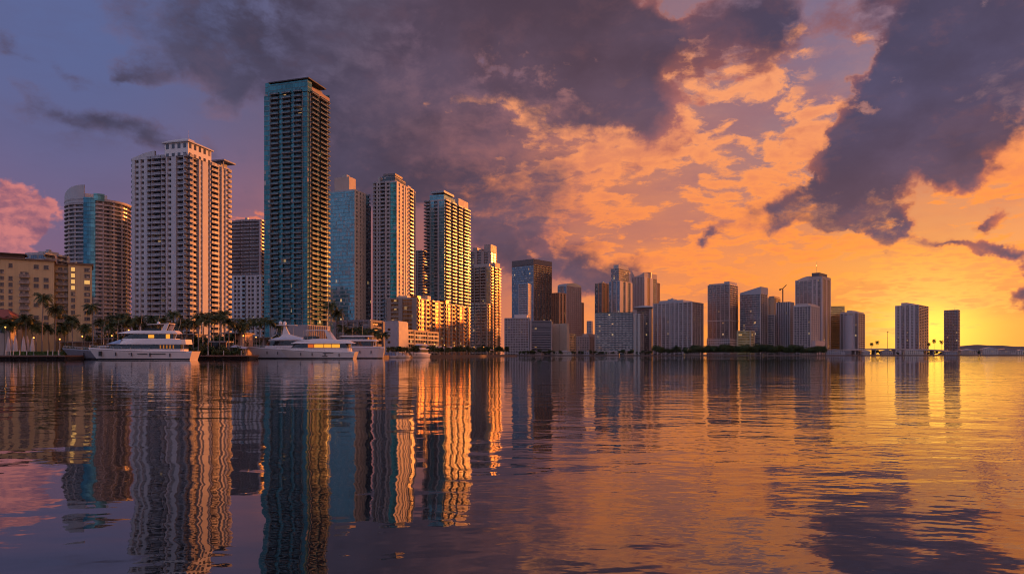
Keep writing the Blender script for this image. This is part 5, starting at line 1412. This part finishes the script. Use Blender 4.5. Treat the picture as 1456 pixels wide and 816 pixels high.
    for i in range(64):
        px = 984 + i * 2.95 + rnd.uniform(-1, 1)
        D = 959 + max(0, px - 1150) * .5 + rnd.uniform(3, 15)
        e = 15.5 if px < 1110 else 13.5
        tree(px, D, e / F * D * rnd.uniform(.62, 1.0), 'dark tree in the long grove under the far mauve towers', g5, fp, 1.2)
    for i in range(44):
        px = 738 + i * 5.7 + rnd.uniform(-2, 2); D = 961 + rnd.uniform(2, 9)
        tree(px, D, rnd.uniform(4, 7.5) if px < 930 else rnd.uniform(8, 13), 'low dark tree at the water edge before the downtown blocks', g5, fp, 1.2)
    for i in range(46):
        px = 1180 + i * 6.1 + rnd.uniform(-2.5, 2.5); D = 1100 + (px - 1160) * .28 + rnd.uniform(6, 40)
        tree(px, D, rnd.uniform(4, 8), 'small tree among the waterfront sheds beyond the causeway', g5, fp, 1.2)
    for px, py in ((1320.5, 489), (1328.5, 484.5), (1339, 486), (1247, 486.5), (1239, 489)):
        palm(px, py, 1290, 'tiny palm silhouetted against the sun glow', 'palms on the causeway', 1)
    # shrubs along the near quay
    sp = []
    for i in range(3):
        c, lob = crown_mesh(random.Random(80 + i), 1.5, .7, .8, 260, .26); sp.append(c.mesh('shrub', pl[i]))
    for i in range(58):
        px = 92 + i * 4.4; D = 268 + rnd.uniform(0, 7)
        x, y = at(px, D)
        o = link('shrub', sp[i % 3]); o.location = (x, y, 1.5); o.rotation_euler = (0, 0, rnd.uniform(0, 6)); o.scale = (1.2, 1.2, rnd.uniform(.8, 2.6))
        tag(o, 'low dark shrub in the planting strip along the near quay', 'shrub', 'shrubs along the quay')

# ------------------------------------------------------------------ quay and street furniture
def quay():
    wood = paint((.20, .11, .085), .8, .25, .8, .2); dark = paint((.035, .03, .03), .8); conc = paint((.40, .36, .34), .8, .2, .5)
    lawn = leafy((.045, .085, .018), .6)
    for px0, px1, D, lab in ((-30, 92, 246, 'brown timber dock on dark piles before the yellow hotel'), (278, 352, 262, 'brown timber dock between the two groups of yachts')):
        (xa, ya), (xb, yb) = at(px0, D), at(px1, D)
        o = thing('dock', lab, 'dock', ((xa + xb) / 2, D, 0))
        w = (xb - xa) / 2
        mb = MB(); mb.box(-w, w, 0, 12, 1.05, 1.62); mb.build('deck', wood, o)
        mb = MB(); mb.box(-w, w, 1.4, 11, .1, 1.04); mb.build('underdeck_shade', dark, o)  # solid dark block standing in for the shade beneath the deck
        n = int(w * 2 / 3.2)
        for i in range(n + 1):
            mb = MB(); x = -w + .3 + i * (2 * w - .6) / n; mb.tube((x, .7, -1), (x, .7, 1.04), .17, None, 7); mb.build('pile', dark, o)
    # mooring posts
    post = paint((.52, .50, .48), .7)
    mbp = MB(); mbp.tube((0, 0, -1), (0, 0, 3.2), .16, .15, 8); mbp.tube((0, 0, 3.2), (0, 0, 3.5), .2, .04, 8); pm = mbp.mesh('mooring_post', post)
    for px in (8, 15, 19, 28, 38, 68, 75, 83, 296, 318, 343):
        x, y = at(px, 250 if px < 100 else 266); o = link('mooring_post', pm, None, (x, y, 0))
        tag(o, 'pale mooring post standing at the edge of the timber dock', 'mooring post', 'mooring posts')
    # hedge beds
    rnd = random.Random(3)
    for px0, px1, D, lab in ((13, 90, 260, 'clipped green hedge on the bank behind the hotel dock'), (262, 277, 268, 'short bright hedge at the stern of the large yacht'), (300, 334, 270, 'low green hedge in front of the dark kiosk')):
        (xa, ya), (xb, yb) = at(px0, D), at(px1, D)
        c = MB(); w = xb - xa
        for i in range(int(w * 90)):
            p = Vector((rnd.uniform(0, w), rnd.uniform(0, 1.6), 1.5 + 1.5 * rnd.random() ** .5))
            a = Vector((rnd.gauss(0, 1), rnd.gauss(0, 1), rnd.gauss(0, 1))).normalized(); b = a.orthogonal().normalized(); s = rnd.uniform(.12, .24)
            c.face([p + a * s, p + b * s, p - a * s, p - b * s])
        c.box(.2, w - .2, .25, 1.35, 1.5, 2.7)
        tag(c.build('hedge', lawn, None, (xa, D, 0)), lab, 'hedge')
    # folded parasols
    cloth = paint((.60, .52, .52), .8, .1, .6, .2); steel = metal((.3, .3, .3))
    for i, (px, D, h) in enumerate(((12, 263, 7.4), (17, 268, 6.6), (22, 263, 7.6), (33.5, 264, 7.4), (39, 266, 7.6), (46, 265, 7.0))):
        x, y = at(px, D)
        o = thing('parasol', 'tall folded white parasol between the palms on the hotel terrace', 'parasol', (x, y, 1.5), 0, 'folded white parasols')
        mb = MB(); mb.tube((0, 0, 0), (0, 0, h + .3), .07, None, 6); mb.build('pole', steel, o)
        mb = MB(); rr = []
        for q, z in ((.72, 1.5), (.80, 1.9), (.66, h * .5), (.42, h * .78), (.10, h)):
            rr.append([(q * (1 + .22 * math.cos(4 * t)) * math.cos(t), q * (1 + .22 * math.cos(4 * t)) * math.sin(t), z) for t in [2 * math.pi * j / 24 for j in range(24)]])
        mb.rings(rr); mb.build('canopy', cloth, o)
    # red roofed pavilion
    x, y = at(-9, 272)
    o = thing('pavilion', 'red tiled pavilion at the edge of the hotel terrace', 'pavilion', (x, y, 1.5), .2)
    block(o, 'wall', -6, 6, 0, 9, 0, 14.4, [paint((.50, .42, .38))])
    tile = paint((.30, .09, .07), .7, .25, 1.5, .2)
    mb = MB(); mb.rings([[(-7.4, -1.4, 14.4), (7.4, -1.4, 14.4), (7.4, 10.4, 14.4), (-7.4, 10.4, 14.4)], [(-7.4, -1.4, 14.8), (7.4, -1.4, 14.8), (7.4, 10.4, 14.8), (-7.4, 10.4, 14.8)], [(-3, 4, 18.6), (3, 4, 18.6), (3, 5, 18.6), (-3, 5, 18.6)]], 0, True, True, False); mb.build('roof', tile, o)
    for k in range(3): block(o, 'window', -4.6 + k * 3.4, -3 + k * 3.4, -.06, -.01, 9, 12, [boat_glass()])
    # waterfront restaurant with lights
    glow = lamp_mat((1.0, .40, .10), .55)
    for px0, px1, D, h, lab, col in ((84, 128, 292, 6.0, 'low restaurant pavilion with warm lights behind the grey bow', (.45, .34, .28)), (134, 160, 296, 7.5, 'low tan gatehouse at the foot of the round tower', (.46, .34, .27)), (238, 276, 300, 9.5, 'low columned terrace building at the foot of the white tower', (.42, .36, .33)), (318, 345, 300, 10, 'low brown terrace house below the orange tower side', (.48, .30, .22)), (352, 376, 340, 9, 'low pale garden building behind the palm clump', (.40, .36, .36))):
        (xa, ya), (xb, yb) = at(px0, D), at(px1, D); w = xb - xa
        o = thing('terrace_building', lab, 'building', (xa, D, 1.5), .0)
        block(o, 'wall', 0, w, 2.5, 12, 0, h - .5, [paint(col)])
        mb = MB(); mb.box(-.8, w + .8, -.6, 12.6, h - .45, h); mb.build('roof', paint((.30, .26, .25)), o)
        n = max(3, int(w / 2.4))
        for i in range(n):
            xx = .4 + i * (w - .8) / (n - 1)
            mb = MB(); mb.tube((xx, .3, 0), (xx, .3, h - .46), .18, .16, 8); mb.build('column', paint((.52, .45, .42)), o)
            if i < n - 1:
                block(o, 'lit_window' if i % 3 == 0 else 'window', xx + .4, xx + 1.7, 2.42, 2.49, .8, 2.9, [glow if i % 3 == 0 else boat_glass()])
    # dark kiosk
    xa, xb = at(300, 278)[0], at(322, 278)[0]
    o = thing('kiosk', 'dark glazed kiosk with a thin pale flat roof', 'kiosk', ((xa + xb) / 2, 278, 1.5))
    w = (xb - xa) / 2
    block(o, 'glazing', -w + .2, w - .2, .4, 6, 0, 5.4, [window_wall((.02, .02, .025), 1.6, 5.4, metal=.1, curtain=.0, frame=(.05, .05, .05), sp=.02, lit=0)])
    mb = MB(); mb.box(-w - .3, w + .3, -.4, 6.6, 5.45, 5.8); mb.build('roof', paint((.55, .52, .54)), o)
    for s in (-w, w - .25): block(o, 'post', s, s + .25, -.1, .2, 0, 5.44, [paint((.5, .3, .22))])
    # blue sun sail
    x, y = at(340, 272)
    o = thing('sun_sail', 'pale blue sun sail stretched on two poles beside the kiosk', 'sun sail', (x, y, 1.5))
    mb = MB(); mb.rings([[(-3, -1.5, 3.4), (3, -1.5, 2.6), (3, -1.5, 2.66), (-3, -1.5, 3.46)], [(-2.5, 2, 4.2), (3, 2, 3.2), (3, 2, 3.26), (-2.5, 2, 4.26)]], 0, True, True, False); mb.build('sail', paint((.34, .40, .52), .7), o)
    for px_, z in ((-2.9, 4.6), (2.9, 3.4)):
        mb = MB(); mb.tube((px_, .3, 0), (px_, .3, z), .06, None, 6); mb.build('pole', steel, o)
    # lamp posts
    bulb = lamp_mat((1.0, .36, .06), 4.0); bulbw = lamp_mat((1.0, .70, .45), 2.5)
    lamps = [(7.5, 466, 262, 'glowing orange lamp post at the edge of the hotel terrace'), (21, 465.5, 270, 'glowing orange lamp among the folded parasols'), (48, 481, 258, 'lamp post on the bank below the tallest hotel palm'), (85, 483, 258, 'lamp post at the end of the hotel dock'),
             (117, 479, 288, 'lamp glowing above the dark grey bow'), (159, 478, 280, 'lamp glowing over the foredeck of the large yacht'), (183, 470, 288, 'lamp in the palm row over the bridge of the large yacht'), (288, 459, 276, 'tall pale globe lamp at the foot of the white tower'), (303, 462, 280, 'orange lamp above the dark kiosk'), (346, 478, 276, 'lamp post beside the blue sun sail'), (364, 480, 336, 'lamp in the palm clump behind the grey yacht')]
    for i, (px, py, D, lab) in enumerate(lamps):
        x, y = at(px, D); z = hgt(py, D) - 1.5
        o = thing('street_lamp', lab, 'lamp post', (x, y, 1.5))
        mb = MB(); mb.tube((0, 0, 0), (0, 0, z), .10, .06, 7); mb.box(-.2, .2, -.2, .2, 0, .5); mb.build('pole', steel, o)
        mb = MB(); mb.rings([[(q * math.cos(t), q * math.sin(t), z + zz) for t in [2 * math.pi * j / 10 for j in range(10)]] for q, zz in ((.06, 0), (.20, .10), (.25, .22), (.19, .38), (.05, .46))]); mb.build('globe', bulbw if i == 7 else bulb, o)
    # promenade lamps
    for i in range(9):
        px = 604 + i * 14; D = 410 + (px - 600) * 2.7; x, y = at(px, D)
        o = thing('street_lamp', 'slim dark lamp post on the promenade under the golden podium', 'lamp post', (x, y, 1.5), 0, 'promenade lamps')
        mb = MB(); mb.tube((0, 0, 0), (0, 0, 7), .1, .06, 6); mb.build('pole', steel, o)
        mb = MB(); mb.rings([[(q * math.cos(t), q * math.sin(t), 7 + zz) for t in [2 * math.pi * j / 8 for j in range(8)]] for q, zz in ((.1, 0), (.26, .14), (.24, .35), (.06, .45))]); mb.build('globe', bulb, o)
    # parking deck behind the yachts, white annex
    car = paint((.24, .215, .225), .7); void = window_wall((.03, .03, .035), 3.0, 3.0, metal=.05, curtain=.15, lit=.02, frame=(.30, .28, .29), fw=.5, sp=.28, spcol=(.36, .33, .34))
    highrise('car_park', 'grey parking deck with dark openings behind the round sterned yacht', 'car park', 476, 526, 540, 457, 362, 14, [(1, 'P'), (5, 'R'), (1, 'P'), (5, 'R'), (1, 'P'), (5, 'R'), (1, 'P')], [(1, 'P'), (5, 'R'), (1, 'P')], 3.2, core=void, slab=car, rail=paint((.22, .195, .21), .7), pier=car, wr=18, tier='parking_tier', parapet=.9)
    r, w, d, H, fs = highrise('annex', 'blank white annex with three small windows at the foot of green cornered tower', 'building', 540, 566, 569, 459, 430, 16, [(1, 'P'), (8, 'P'), (1, 'P')], [(1, 'P')], 3.4, core=void, slab=paint((.38, .36, .40)), pier=paint((.38, .36, .40)), wr=14, tier='floor_edge')
    for q in (9, 13, 17):
        block(r, 'window', -.6, 1.2, -d/2 - .6, -d/2 - .5, q, q + 1.4, [boat_glass()])
    r, w, d, H, fs = highrise('terrace_block', 'orange lit striped terraces between the white annex and the golden podium', 'building', 567, 569, 592, 470, 450, 15, [(1, 'P')], [(8, 'R'), (.3, 'P'), (8, 'R'), (.3, 'P'), (8, 'R')], 3.4, core=void, slab=paint((.40, .30, .25)), rail=paint((.38, .28, .23), .6), pier=paint((.36, .28, .24)), tier='terrace', wr=70)
    # awning along the foot of the golden podium
    for i, px in enumerate((606, 626, 646, 664, 680, 696)):
        D = 470 + (px - 606) * 2.3; x, y = at(px, D)
        o = thing('awning', 'pinkish canvas awning in the row at the foot of the golden podium', 'awning', (x, y, 1.5), R(75), 'awnings of the golden podium')
        mb = MB(); mb.rings([[(-9, -2.5, 4.6), (9, -2.5, 4.6), (9, 2.5, 6.6), (-9, 2.5, 6.6)][::-1], [(-9, -2.5, 4.8), (9, -2.5, 4.8), (9, 2.5, 6.8), (-9, 2.5, 6.8)][::-1]], 0, True, True, False); mb.build('canopy', paint((.52, .36, .34), .8), o)
        for xx in (-8.5, 0, 8.5):
            mb = MB(); mb.tube((xx, -2.3, 0), (xx, -2.3, 4.6), .08, None, 5); mb.build('post', steel, o)
yachts(); plants(); quay()
